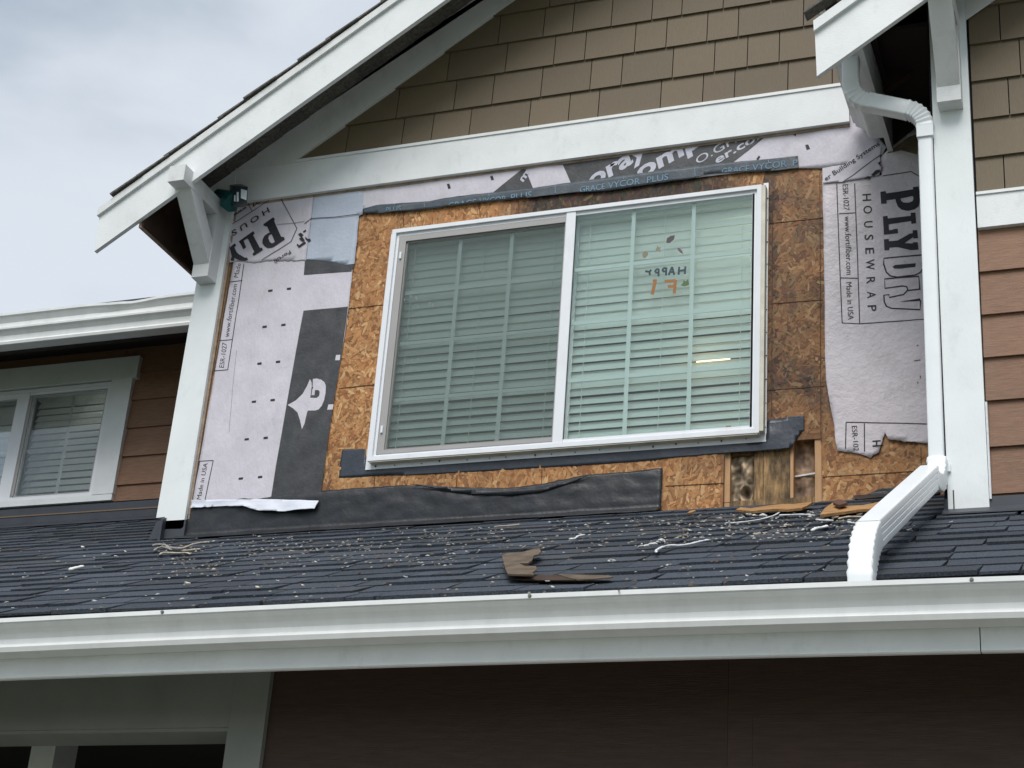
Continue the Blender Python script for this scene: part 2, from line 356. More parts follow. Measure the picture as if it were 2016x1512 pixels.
# --- main gable wall: sheathing
OPEN = XZ([(1425.5, 1000), (1425.5, 882), (1500, 872), (1562, 868), (1572, 864), (1590, 862), (1604, 864), (1618, 866), (1618, 992)])   # torn out strip of sheathing under the window
ox0, ox1 = OPEN[1][0], OPEN[-1][0]; oz1 = 0.0
wx0, wx1, wz0, wz1 = 0.045, 1.822, 0.002, 1.172
bm = bmesh.new(); ZB = ZJ-0.02; XL, XR = -1.04, 2.69; TH = 0.012
ARCH = XZ([(1562, 871), (1604, 866)]); az = (ARCH[0][1]+ARCH[1][1])/2
sh = [(XL, ox0, ZB, -0.02), (ox1, XR, ZB, -0.02), (XL, wx0, -0.02, wz1), (wx1, XR, -0.02, wz1), (XL, XR, wz1, 1.70), (ox0, ox1, -0.045, -0.02)]
for a, b, c, d in sh: addbox(bm, a, b, 0, TH, c, d)
addbox(bm, wx0, wx1, 0, TH, -0.02, wz0)
wall = finish('wall', bm, 'osb_back', house)
tag(wall, 'gable wall stripped to bare orange strand board around the wide window')

def osb_tone(x, z):
    """weather stains that have a shape of their own: mould over the window head and down its right side"""
    n = noise.noise(Vector((x*3.1, z*3.1, 0.4))); n2 = noise.noise(Vector((x*11, z*11, 5.0))); n3 = noise.noise(Vector((x*5, z*5, 21.0)))
    s = 0.88 + 0.16*n + 0.14*n2
    wet = 0.0
    if z > 1.18 and x > 0.55:
        k = max(0, 1-abs(x-1.17)/0.68); wet = max(wet, min(1, k*1.9)*(1.35+0.5*n2+0.55*n3))
    if x > 1.84 and z > -0.05:
        wet = max(wet, 0.50+0.45*n+0.45*n3 + 0.35*n2 + (0.25 if x < 1.905+0.02*n2 else 0))
    if x > 1.84 and 0.15 < z < 0.75: wet = max(wet, 0.40+0.6*n2)
    if x > 1.5 and z < 0.0 and z > -0.17: wet = max(wet, 0.25+0.3*n)
    if x < -0.17 and z < -0.02: wet = max(wet, 0.45*max(0, 0.6+n2))
    return s, max(0, min(1, wet))
REG = [  # x0,x1,z0,z1,count,bias: 0 any, 1 vertical, 2 horizontal
    (-0.26, 0.03, -0.36, 1.36, 2900, 0.25), (-0.26, 1.95, 1.17, 1.38, 2900, 1.0), (1.84, 2.16, -0.05, 1.36, 3400, 0.35),
    (-0.26, ox0, -0.36, -0.01, 3300, 0.7), (ox1, 2.68, -0.36, 0.20, 2600, 0.1)]
bv, bf, bc = [], [], []
for (a, b, c, d) in sh + [(wx0, wx1, -0.02, wz0)]:
    a2, b2, c2, d2 = max(a, -0.30), min(b, 2.69), c, min(d, 1.42)
    if b2 <= a2 or d2 <= c2: continue
    nx_, nz_ = max(1, int((b2-a2)/0.012)), max(1, int((d2-c2)/0.012)); k0 = len(bv)
    for j in range(nz_+1):
        for i in range(nx_+1):
            x = a2+(b2-a2)*i/nx_; z = c2+(d2-c2)*j/nz_; bv.append((x, -0.0003, z)); s_, wt = osb_tone(x, z); q = s_*random.uniform(.7, 1.05)
            bc += [0.35*q*(1-wt)+.022*wt, 0.16*q*(1-wt)+.012*wt, 0.056*q*(1-wt)+.008*wt, 1]
    for j in range(nz_):
        for i in range(nx_): k = k0+j*(nx_+1)+i; bf.append((k, k+1, k+nx_+2, k+nx_+1))
me = bpy.data.meshes.new('board_face'); me.from_pydata(bv, [], bf); ca = me.color_attributes.new('tone', 'FLOAT_COLOR', 'POINT'); ca.data.foreach_set('color', bc)
link('board_face', me, wall, m='osb')
verts, faces, cols = [], [], []
pal = [(0.52, 0.245, 0.085), (0.57, 0.300, 0.118), (0.45, 0.195, 0.062), (0.64, 0.385, 0.175), (0.30, 0.120, 0.038), (0.49, 0.225, 0.078), (0.53, 0.262, 0.098)]
for (a, b, c, d, n, bias) in REG:
    for i in range(n):
        cx = random.uniform(a, b); cz = random.uniform(c, d)
        L = random.uniform(0.02, 0.10)*(0.5+random.random()*0.5); wd = random.uniform(0.005, 0.018)
        r = random.random()
        if bias >= 0.9: ang = random.gauss(pi/2, 0.45)
        elif r < bias: ang = random.gauss(pi/2, 0.5)
        else: ang = random.uniform(0, pi)
        dx, dz = cos(ang)*L/2, sin(ang)*L/2; nx, nz = -sin(ang)*wd/2, cos(ang)*wd/2
        if cx-abs(dx) < a and a > -0.2: continue
        if cx+abs(dx) > b or cz+abs(dz) > d+0.01 or cz-abs(dz) < c: continue
        if cx+abs(dx) > wx0 and cx-abs(dx) < wx1 and cz+abs(dz) > 0.0 and cz-abs(dz) < 1.17: continue
        if cx+abs(dx)+0.004 > ox0 and cx-abs(dx)-0.004 < ox1 and cz-abs(dz) < -0.02: continue
        y = -0.0004 - 0.0022*i/n; ty = random.uniform(-0.0005, 0.0005)
        t1 = random.uniform(0.35, 0.9); t2 = random.uniform(0.35, 0.9); bend = random.uniform(-.2, .2)*wd
        P = [(-1, 0), (-t1, -1), (t1, -1), (1, random.uniform(-.5, .5)), (t2, 1), (-t2, 1)]
        k = len(verts)
        for u, v in P: verts.append((cx+dx*u+nx*(v+bend*(1-u*u)), y+ty*u, cz+dz*u+nz*(v+bend*(1-u*u))))
        faces.append(tuple(range(k, k+6)))
        s, wet = osb_tone(cx, cz); p = random.choice(pal); q = s*random.uniform(0.78, 1.04)
        col = [p[j]*q for j in range(3)]; dk = (0.036, 0.019, 0.011); f = wet*random.uniform(0.8, 1.25); f = min(1, f)
        col = [col[j]*(1-f)+dk[j]*f*random.uniform(0.5, 1.6) for j in range(3)]
        cols.append((*col, 1))
me = bpy.data.meshes.new('wood_strands'); me.from_pydata(verts, [], faces)
ca = me.color_attributes.new('tone', 'FLOAT_COLOR', 'CORNER'); buf = []
for f, c in zip(me.polygons, cols): buf += list(c)*f.loop_total
ca.data.foreach_set('color', buf)
tag(link('wood_strands', me, wall, m='osb'), 'pressed wood strands of the bare sheathing, dark with rot above the window head', kind='stuff')
# nailing lines ruled and joints across the boards
bm = bmesh.new()
def rline(p, q, wd=0.0026):
    a, b = W(*p, -0.003), W(*q, -0.003); s = stroke([(a.x, a.z), (b.x, b.z)], wd)
    addprism(bm, [(x, -0.0042, z) for x, z in s], [(x, -0.001, z) for x, z in s])
for p, q in (((682, 608), (755, 600)), ((672, 764), (738, 757)), ((667, 765), (700, 762)), ((1513, 440), (1620, 429)), ((1517, 598), (1620, 590)), ((1512, 768), (1624, 760)),
             ((793, 412), (795, 446)), ((943, 404), (946, 428)), ((1020, 396), (1022, 412)), ((738, 938), (736, 962)), ((900, 936), (898, 958)), ((1067, 925), (1066, 960)),
             ((1310, 957), (1424, 951)), ((1620, 939), (1812, 927)), ((1813, 880), (1814, 962)), ((1614, 340), (1616, 870)), ((1521, 380), (1519, 820)), ((1500, 780), (1502, 782))):
    rline(p, q)
tag(finish('ruled_line', bm, 'osb_line', wall), kind='stuff')

# --- what the missing sheathing shows: studs and insulation
def stud(pa, pb, m, y0=0.014, y1=0.10, label=None):
    (xa, _), (xb, _) = XZ([pa, pb], y0)
    o = box('stud', xa, xb, y0, y1, ZJ-0.02, 0.05, m, wall, 0.002)
    if label: o['label'] = label
stud((1426.5, 950), (1437, 950), 'stud_new', label='clean stud at the left edge of the opened wall')
stud((1484.5, 950), (1502, 950), 'stud_old', 0.020, label='weathered stud with black rot')
stud((1503, 950), (1555, 950), 'stud_old', 0.016, label='wide rotten plank with nail holes')
stud((1555.8, 950), (1562, 950), 'stud_new', 0.014)
stud((1604.5, 950), (1617.5, 950), 'stud_new', 0.006, label='fresh pale stud at the right edge of the opened wall')
a, b = XZ([(1437, 900), (1484, 900)], 0.03); box('blocking', a[0], b[0], 0.02, 0.09, -0.085, -0.045, 'stud_old', wall)
def batt(pxl, pxr, y0, z0, z1, lbl, deep, seed, torn=False):
    x0 = W(pxl, 950, y0).x; x1 = W(pxr, 950, y0).x; NX, NZ = 26, 60; vs, fs, cs = [], [], []
    for j in range(NZ+1):
        for i in range(NX+1):
            u, v = i/NX, j/NZ; x = x0+(x1-x0)*u; z = z0+(z1-z0)*v
            e = (sin(pi*u)**0.5)*(min(1, (1-v)*6)**0.5)
            n = noise.noise(Vector((x*22, z*14, seed))); n2 = noise.noise(Vector((x*60, z*45, seed+4)))
            r = abs(noise.noise(Vector((x*17+3, z*11, seed+8))))
            h = e*deep*(0.6+0.8*n+0.35*n2) + 0.012*r
            c = 0.95+0.45*n2+0.75*n
            if torn:
                k = max(0, 1-((u-0.72)**2/0.06+(v-0.36)**2/0.018)); h -= 0.05*k; c *= (1-0.75*k)
                r2 = abs(noise.noise(Vector((x*26, z*12, seed+30)))); c *= 0.75+1.1*r2; h += r2*0.02
            vs.append((x, y0-h, z)); c = max(0.12, c); c = c**1.25*(1.0 if torn else 0.62); cs.append((0.40*c, 0.30*c*(1 if torn else .84), 0.195*c*(1 if torn else .78), 1))
    for j in range(NZ):
        for i in range(NX): k = j*(NX+1)+i; fs.append((k, k+1, k+NX+2, k+NX+1))
    me = bpy.data.meshes.new('insulation'); me.from_pydata(vs, [], fs); ca = me.color_attributes.new('tone', 'FLOAT_COLOR', 'POINT')
    ca.data.foreach_set('color', [q for c in cs for q in c])
    for p in me.polygons: p.use_smooth = True
    o = link('insulation', me, wall, m='insulation'); o['label'] = lbl
a, b = XZ([(1437, 990), (1604, 990)], 0.012); box('sill_plate', a[0], b[0], 0.012, 0.098, ZJ-.03, -0.297, 'stud_old', wall)
batt(1437, 1484.5, 0.055, ZJ-0.02, -0.085, 'crumpled torn insulation batt with a dark hole', 0.030, 3.3, True)
batt(1562, 1604.5, 0.065, ZJ-0.02, 0.04, 'smooth brown insulation facing between two studs', 0.012, 9.1)
a, b = W(1562.5, 939, 0.05), W(1605, 932, 0.05)
bm = bmesh.new(); addprism(bm, [(a.x, 0.045, a.z-.004), (b.x, 0.045, b.z-.004), (b.x, 0.045, b.z+.003), (a.x, 0.045, a.z+.003)], [(a.x, 0.052, a.z-.004), (b.x, 0.052, b.z-.004), (b.x, 0.052, b.z+.003), (a.x, 0.052, a.z+.003)])
finish('support_wire', bm, 'caulk', wall)

# --- gable shingle siding
ROWS = [1.690, 1.860, 2.040, 2.216, 2.395, 2.575, 2.755, 2.93, 3.11]
JPX = [
    [(679.8, 303.6), (790, 287), (848.5, 280), (923, 271), (1040.5, 254.5), (1118.5, 242.6), (1177, 235), (1299.7, 218), (1383, 206), (1445.5, 197), (1551, 181), (1638.7, 170)],
    [(780, 232), (893, 218.8), (968, 209.8), (1064, 196.4), (1161, 181.5), (1222.5, 174), (1323.3, 160), (1405.8, 146), (1471, 136.4), (1534, 125.5)],
    [(879.8, 160.7), (994.3, 145), (1089.6, 130), (1150.6, 120.5), (1249, 107), (1310.9, 98.2), (1391.6, 85), (1453, 74.9), (1582, 55.7)],
    [(980.4, 88.7), (1068.8, 77.4), (1126.8, 67), (1203, 55.7), (1283, 42.6), (1342, 32.7), (1423.7, 19.6)],
    [(1082, 16.4)]]
RAKE = 0.663
def soffit_z(x): return 1.935 + RAKE*(x+0.563)
prism_xz('backing', [(-0.9, 1.70), (2.72, 1.70), (2.72, 3.4), (1.7, 3.40), (-0.9, 1.705)], 0.0, 0.012, 'roof_deck', wall, 0)
nsh = 0
for r in range(len(ROWS)-1):
    z0, z1 = ROWS[r], ROWS[r+1]
    js = [W(a, b, -0.02).x for a, b in JPX[r]] if r < len(JPX) else []
    xs = [-0.95]
    if js and js[0]-xs[0] > 0.33: xs += [js[0]-0.29] if js[0]-0.29 > -0.8 else []
    xs += js
    while xs[-1] < 2.55: xs.append(xs[-1]+random.choice((0.14, 0.19, 0.23, 0.28)))
    xs[-1] = 2.70
    for a, b in zip(xs[:-1], xs[1:]):
        if z0 > soffit_z(b)-0.02: continue
        if z1 > soffit_z(a): a = max(a, -0.563+(z0-0.02-1.935)/RAKE)
        bm = bmesh.new(); g = 0.0022; ov = 0.012; jz = random.uniform(-0.0012, 0.0012)
        A = [(a+g, -0.024, z0+jz), (b-g, -0.024, z0+jz), (b-g, -0.012, z1+ov), (a+g, -0.012, z1+ov)]
        B = [(a+g, -0.013, z0+jz), (b-g, -0.013, z0+jz), (b-g, -0.003, z1+ov), (a+g, -0.003, z1+ov)]
        addprism(bm, A, B); finish('shingle', bm, 'olive_shingle', wall); nsh += 1

# --- trim boards of the gable
def trim(name, poly, y0, y1, m, label=None, parent=house, bevel=0.003):
    o = prism_xz(name, poly, y0, y1, m, parent, bevel)
    if label: o['label'] = label
    return o
zb = lambda x: 1.671+(1.556-1.671)*0  # level board
trim('band_board', [(-1.06, 1.476), (2.236, 1.476), (2.236, 1.668), (-1.06, 1.668)], -0.034, -0.001, 'white_paint', 'long white band board across the wall under the shingled gable')
bm = bmesh.new(); addprism(bm, [(-0.60, -0.040, 1.6685), (-0.60, -0.040, 1.684), (-0.60, -0.006, 1.690), (-0.60, -0.006, 1.6685)], [(2.236, -0.040, 1.6685), (2.236, -0.040, 1.684), (2.236, -0.006, 1.690), (2.236, -0.006, 1.6685)])
finish('drip_cap', bm, 'gutter_metal', house, bevel=0.001)
box('shadow_strip', -0.90, 2.236, -0.013, -0.001, 1.462, 1.4755, 'tan_edge', house, 0)
x0 = -1.10; low = lambda x: 1.679+(2.468-1.679)*(x+0.585)/(0.549+0.585)
trim('frieze_board', [(-1.10, low(-1.10)-0.0), (-0.60, 1.6690), (-0.575, 1.686), (1.9, low(1.9)), (1.9, soffit_z(1.9)), (-1.10, soffit_z(-1.10))] if low(-1.10) > 1.669 else
     [(-1.10, 1.669), (-0.598, 1.669), (1.9, low(1.9)), (1.9, soffit_z(1.9)+.004), (-1.10, soffit_z(-1.10)+.02)], -0.0335, -0.0045, 'old_white_paint', 'sloping white frieze board under the left gable eave')
post = XZ([(418, 372), (388, 547.6), (307.4, 1019.5), (325, 1017.5), (315.5, 1042), (356.5, 1041), (361, 1037-0), (451.5, 455), (466, 372)], -0.03)
trim('corner_board', post, -0.030, -0.012, 'white_paint_vert', 'white corner board left of the housewrap, its foot notched and hanging over the roof')
pr = [(x+0.003, z) for x, z in XZ([(354.5, 1043), (449, 455)], -0.012)]
trim('board_edge', [(pr[0][0]-0.02, -0.29), (-0.896, -0.285), (-0.893, 1.47), (-0.915, 1.47)], -0.0115, 0.0, 'tan_edge')

# --- main gable roof: rakes, soffit, shingle edges
S = RAKE; RX0 = -1.445
def rk(x, z0): return z0 + S*(x-RX0)
def rake_set(RX0, xe, zb0, zc0, zt0, yf, th, S, lbl):
    r = lambda x, z0: z0 + S*(x-RX0)
    trim('rake_board', [(RX0, zb0), (xe, r(xe, zb0)), (xe, r(xe, zc0+.004)), (RX0-0.010, zc0+.004-.006)], yf, yf+th, 'white_paint' if lbl else 'old_white_paint', lbl)
    trim('rake_moulding', [(RX0-0.014, zc0-.008), (xe, r(xe, zc0)), (xe, r(xe, zt0)), (RX0-0.016, zt0-.008)], yf-0.016, yf+th-0.002, 'old_white_paint')
rake_set(-1.440, 1.8, 1.075, 1.280, 1.322, -0.38, 0.024, 0.663, 'broad white rake board of the left gable')
# deck
def deck(x0, xe, zfun, y0, y1, th, name, m):
    bm = bmesh.new(); addprism(bm, [(x0, y0, zfun(x0)), (xe, y0, zfun(xe)), (xe, y0, zfun(xe)+th), (x0, y0, zfun(x0)+th)], [(x0, y1, zfun(x0)), (xe, y1, zfun(xe)), (xe, y1, zfun(xe)+th), (x0, y1, zfun(x0)+th)])
    return finish(name, bm, m, house)
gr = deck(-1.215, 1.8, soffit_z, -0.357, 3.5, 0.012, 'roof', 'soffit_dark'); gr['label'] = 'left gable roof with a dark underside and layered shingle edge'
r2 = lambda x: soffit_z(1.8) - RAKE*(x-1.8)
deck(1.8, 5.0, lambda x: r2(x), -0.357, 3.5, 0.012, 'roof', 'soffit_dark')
bm = bmesh.new(); addprism(bm, [(1.8, -0.40, soffit_z(1.8)-.2), (4.6, -0.40, r2(4.6)-.2), (4.6, -0.40, r2(4.6)), (1.8, -0.40, soffit_z(1.8))], [(1.8, -0.37, soffit_z(1.8)-.2), (4.6, -0.37, r2(4.6)-.2), (4.6, -0.37, r2(4.6)), (1.8, -0.37, soffit_z(1.8))]); finish('rake_board', bm, 'old_white_paint', house)
box('fascia_board', -1.222, -1.207, -0.356, 3.4, 1.195, 1.50, 'tan_edge', house)
box('fascia_shade', -1.2065, -1.195, -0.356, 3.4, 1.205, 1.512, 'dark_wood', house)  # extra dark layer: shade on the fascia's inner face put into colour
for k in range(5):   # rafters under the dark soffit
    y = 0.25+k*0.6
    bm = bmesh.new(); a, b = -1.19, 0.1
    addprism(bm, [(a, y, soffit_z(a)-.10), (b, y, soffit_z(b)-.10), (b, y, soffit_z(b)-.001), (a, y, soffit_z(a)-.001)], [(a, y+.04, soffit_z(a)-.10), (b, y+.04, soffit_z(b)-.10), (b, y+.04, soffit_z(b)-.001), (a, y+.04, soffit_z(a)-.001)])
    if y > 0.0: finish('rafter', bm, 'dark_wood', house)
    else: bm.free()
d = Vector((1, 0, RAKE)).normalized()
def edge_shingles(parent, P0, dirv, n, expo, y0, y1, cut=0, ycut=0):
    nv = Vector((-dirv.z, 0, dirv.x))
    for k in range(n):
        a = P0 + dirv*(expo*k + random.uniform(-.004, .004)); b = P0 + dirv*(expo*(k+1)+0.03)
        yy = y0 - random.uniform(0, 0.010); bm = bmesh.new(); th = random.uniform(0.007, 0.011)
        q = [a+nv*0.006, a+nv*(0.006+th), b+nv*(0.001+th*0.7), b+nv*0.001]
        ye = ycut if k < cut else y1
        addprism(bm, [(p.x, yy, p.z) for p in q], [(p.x, ye, p.z) for p in q]); finish('shingle', bm, 'edge_shingle', parent)
edge_shingles(gr, Vector((-1.385, 0, 1.368)), d, 21, 0.166, -0.402, 3.5, 1, -0.358)
bm = bmesh.new(); x = -1.41
addbox(bm, -1.212, 1.8, -0.355, -0.02, 1.0, 1.001); bm.free()

# --- knee braces
def brace(x0, x1, yf, yw, zbot, ztop, leg, lbl):
    k = prism_yz('knee_brace', [(yf, ztop-0.088), (yf, ztop), (yw, ztop), (yw, ztop-0.088)], x0, x1, 'old_white_paint', house, 0.004); k['label'] = lbl
    zc = ztop-0.0885; yl = yw-leg
    prism_yz('leg', [(yl, zbot), (yl, zc), (yw+.0, zc), (yw+.0, zbot)], x0-.001, x1+.001, 'old_white_paint', k, 0.004)
    prism_yz('diagonal', [(yl-.0008, zbot+0.070), (yf+0.075, zc), (yf+0.19, zc), (yl-.0008, zbot+0.20)], x0+.002, x1-.002, 'old_white_paint', k, 0.004)
brace(-1.030, -0.940, -0.455, -0.031, 1.018, 1.462, 0.085, 'grey white knee brace propping the left gable eave')
brace(2.700, 2.792, -1.02, -0.651, 1.056, 1.500, 0.075, 'white knee brace above the downspout')

# ------------------------------------------------------------------ right gable section
YR = -0.62
rw = box('wall', 2.66, 5.0, YR+0.001, 0.6, GZ+2.0, 3.2, 'roof_deck', house, 0); rw['label'] = 'right wall, olive shingles above and brown lap siding below'
RZ = [0.663, 0.830, 1.008, 1.187, 1.365, 1.545, 1.72, 1.90]
rows = [[2.934, 3.14, 3.30], [3.10, 3.38], [2.968, 3.2, 3.36], [3.02, 3.24], [2.95, 3.18], [3.05], [2.98]]
for r in range(7):
    z0, z1 = RZ[r], RZ[r+1]; xs = [2.826]+rows[r]
    while xs[-1] < 4.6: xs.append(xs[-1]+random.choice((0.15, 0.2, 0.24, 0.28)))
    for a, b in zip(xs[:-1], xs[1:]):
        bm = bmesh.new(); g = 0.0022
        addprism(bm, [(a+g, YR-.024, z0), (b-g, YR-.024, z0), (b-g, YR-.012, z1+.012), (a+g, YR-.012, z1+.012)], [(a+g, YR-.013, z0), (b-g, YR-.013, z0), (b-g, YR-.003, z1+.012), (a+g, YR-.003, z1+.012)])
        finish('shingle', bm, 'olive_shingle', rw)
def lap(parent, x0, x1, zs, y, m='brown_siding'):
    for z0, z1 in zs:
        bm = bmesh.new()
        addprism(bm, [(x0, y-.020, z0), (x0, y-.006, z1+.02), (x0, y+.002, z1+.02), (x0, y-.011, z0)], [(x1, y-.020, z0), (x1, y-.006, z1+.02), (x1, y+.002, z1+.02), (x1, y-.011, z0)])
        finish('siding_board', bm, m, parent, bevel=0.0012)
zz = [0.500, 0.326, 0.143, -0.035, -0.211, -0.395, -0.578, -0.634]
lap(rw, 2.824, 4.9, [(zz[i+1], zz[i]) for i in range(len(zz)-1)], YR)
trim('band_board', [(2.826, 0.512), (4.9, 0.512), (4.9, 0.655), (2.826, 0.655)], YR-0.030, YR-0.002, 'white_paint', 'short white band board on the right wall')
box('drip_cap', 2.826, 4.9, YR-0.036, YR-0.004, 0.6555, 0.668, 'gutter_metal', house, 0.002)
trim('corner_board', [(2.676, -0.636), (2.820, -0.640), (2.817, 2.4), (2.670, 2.4)], YR-0.032, YR-0.001, 'white_paint_vert', 'wide white corner board beside the downspout')
box('caulk_bead', 2.8215, 2.829, YR-0.030, YR-0.012, -0.60, -0.22, 'caulk', house, 0.001)
bx = W(1878, 1005, YR-0.034)
box('slit', 2.694, 2.6985, YR-0.0335, YR-0.0322, -0.636, -0.560, 'nail', house, 0)
trim('frieze_board', [(2.819, 1.483), (3.9, 1.483+1.081*0.66), (3.9, 2.6), (2.819, 2.6)], YR-0.030, YR-0.026, 'old_white_paint')
rs = lambda x: 1.435 + 0.674*(x-2.245)      # underside of the right gable roof
bm = bmesh.new(); addprism(bm, [(2.259, -0.92, 1.125), (4.2, -0.92, 1.125+0.674*1.941), (4.2, -0.92, 1.340+.674*1.941), (2.252, -0.92, 1.336)], [(2.259, -0.897, 1.125), (4.2, -0.897, 1.125+0.674*1.941), (4.2, -0.897, 1.340+.674*1.941), (2.252, -0.897, 1.336)])
o = finish('rake_board', bm, 'white_paint', house, bevel=0.003); o['label'] = 'broad white rake board at the top right'
bm = bmesh.new(); A = [(2.251, 1.333), (4.2, 1.337+.674*1.949), (4.2, 1.388+.674*1.949), (2.249, 1.382)]
addprism(bm, [(x, -0.938, z) for x, z in A], [(x, -0.900, z) for x, z in A]); finish('rake_moulding', bm, 'white_paint', house, bevel=0.003)
rr = deck(2.41, 4.2, lambda x: rs(x)-0.02, -0.896, 0.9, 0.012, 'roof', 'soffit_dark'); rr['label'] = 'right gable roof corner with a dark shingle edge'
box('roof_board', 2.285, 2.45, -0.896, 0.0, 1.480, 1.490, 'soffit_dark', rr, 0)
edge_shingles(rr, Vector((2.222, 0, 1.408)), Vector((1, 0, .674)).normalized(), 12, 0.150, -0.955, 0.0, 1, -0.898)
fb = box('fascia_board', 2.402, 2.424, -0.896, -0.004, 1.302, 1.478, 'old_white_paint', house); fb['label'] = 'short fascia board running back under the right eave'
for y in (-0.30,):
    bm = bmesh.new(); a, b = 2.43, 3.2
    addprism(bm, [(a, y, rs(a)-.13), (b, y, rs(b)-.13), (b, y, rs(b)-.021), (a, y, rs(a)-.021)], [(a, y+.04, rs(a)-.13), (b, y+.04, rs(b)-.13), (b, y+.04, rs(b)-.021), (a, y+.04, rs(a)-.021)])
    finish('rafter', bm, 'dark_wood', house)
box('eave_board', 2.43, 2.66, -0.6, -0.004, 1.52, 1.54, 'soffit_dark', house, 0)
# upper wall strip between the main wall and the right eave, dark and stained
trim('soffit_return', [(2.27, 1.335), (2.43, 1.30), (2.69, 1.30), (2.69, 1.70), (2.27, 1.70)], -0.006, -0.0015, 'soffit_dark')

# ------------------------------------------------------------------ left section
YL = 1.10
lw = None
bm = bmesh.new()
for a, b, c, d in ((-4.6, -2.86, -0.2, 1.35), (-2.27, -0.9, -0.2, 1.35), (-2.86, -2.27, -0.2, 0.40), (-2.86, -2.27, 1.05, 1.35)): pass
for a, b, c, d in ((-9.6, -3.55, -0.2, 1.45), (-2.26, -0.9, -0.2, 1.45), (-3.55, -2.26, -0.2, 0.395), (-3.55, -2.26, 1.05, 1.45)): addbox(bm, a, b, YL+0.003, YL+0.02, c, d)
lw = finish('wall', bm, 'roof_deck', house); lw['label'] = 'left wall of brown lap siding in the shade of its eave'
lz = [0.333, 0.432, 0.606, 0.781, 0.957, 1.132, 1.305]
lap(lw, -2.20, -1.02, [(lz[i], lz[i+1]) for i in range(6)], YL)
lap(lw, -9.5, -3.62, [(lz[i], lz[i+1]) for i in range(6)], YL)
lap(lw, -3.62, -2.20, [(1.232, 1.305)], YL)
trim('side_wall', [(-0.98, -0.3), (-0.90, -0.3), (-0.90, 1.9), (-0.98, 1.9)], 0.014, 1.13, 'brown_siding', None, house, 0)
box('soffit', -9.8, -1.0, 0.585, YL+0.02, 1.300, 1.315, 'soffit_dark', house, 0)
box('roof', -9.8, -1.216, 0.60, 0.64, 1.10, 1.30, 'soffit_dark', house, 0)
bm = bmesh.new(); addprism(bm, [(-9.8, 0.58, 1.316), (-9.8, 3.4, 2.72), (-9.8, 3.4, 2.75), (-9.8, 0.58, 1.336)], [(-1.24, 0.58, 1.316), (-1.24, 3.4, 2.72), (-1.24, 3.4, 2.75), (-1.24, 0.58, 1.336)])
finish('roof', bm, 'asphalt_shingle', house)

# ------------------------------------------------------------------ porch roof
pr = None
bm = bmesh.new(); q = lambda x, y, dz: (x, y, ZJ+SL*y+dz)
addprism(bm, [q(-4.6, -1.94, -0.03), q(-4.6, -0.001, -0.03), q(-4.6, -0.001, -0.004), q(-4.6, -1.94, -0.004)], [q(5.0, -1.94, -0.03), q(5.0, -0.001, -0.03), q(5.0, -0.001, -0.004), q(5.0, -1.94, -0.004)])
addprism(bm, [q(-4.6, -0.0012, -0.03), q(-4.6, 1.12, -0.03), q(-4.6, 1.12, -0.004), q(-4.6, -0.0012, -0.004)], [q(-1.0, -0.0012, -0.03), q(-1.0, 1.12, -0.03), q(-1.0, 1.12, -0.004), q(-1.0, -0.0012, -0.004)])
proof = finish('roof', bm, 'roof_deck', house); proof['label'] = 'low pitched porch roof of dark blue grey laminated shingles'
EXPO = 0.1478
SHM = []
for v in range(10):     # a few cut shapes of laminated tab, unit width, unit length up the slope; origin at the lower left corner
    rs_ = random.Random(v); fl = rs_.uniform(-.02, .02); j1 = rs_.uniform(-.03, .03)
    bm = bmesh.new()
    prof = [(0, 0), (0, 1), (1.1, 0.25), (1.1, 0)]       # (up slope, height)
    s0 = rs_.uniform(0.0, 0.06); s1 = rs_.uniform(0.0, 0.06)
    L = [bm.verts.new((s0*(1-min(u, 1)), u, h)) for u, h in prof]; Rr = [bm.verts.new((1-s1*(1-min(u, 1)), u+(j1 if u == 0 else 0), h)) for u, h in prof]
    bm.faces.new(L); bm.faces.new(Rr[::-1])
    for i in range(4): bm.faces.new((L[i], Rr[i], Rr[(i+1) % 4], L[(i+1) % 4]))
    bmesh.ops.recalc_face_normals(bm, faces=bm.faces)
    me = bpy.data.meshes.new('shingle'); bm.to_mesh(me); bm.free(); me.materials.append(MATS['asphalt_shingle']); SHM.append(me)
spots = []
y_e = -1.965; row = 0
while True:
    yc = y_e + row*EXPO*cos(math.atan(SL))
    if yc > 1.10: break
    xa, xb = (-4.4, 4.9) if yc < -0.62 else ((-4.4, 2.68) if yc < -0.02 else (-4.4, -0.98))
    x = xa - random.uniform(0, 0.3)
    while x < xb:
        wd = random.choice((0.10, 0.14, 0.18, 0.23, 0.30, 0.36)) * random.uniform(0.9, 1.1); e = min(x+wd, xb)
        if e - x > 0.02: spots.append((x, yc, e-x, row))
        x += wd
    row += 1
def project(p):
    d = p-CAM; wv = d.dot(FW); return 1008+FPX*d.dot(RT)/wv, 756-FPX*d.dot(UP)/wv, wv
scored = []
for s in spots:
    c = Vector((s[0]+s[2]/2, s[1]+.06, ZJ+SL*(s[1]+.06))); a, b, dd = project(c)
    vis = (-40 < a < 2056 and -40 < b < 1552); scored.append((0 if vis else 1, -s[2]/dd/dd, s))
scored.sort(key=lambda q: (q[0], q[1]))
ROT = Matrix(((1, 0, 0, 0), (0, cos(math.atan(SL)), -sin(math.atan(SL)), 0), (0, sin(math.atan(SL)), cos(math.atan(SL)), 0), (0, 0, 0, 1)))
rest = bmesh.new()
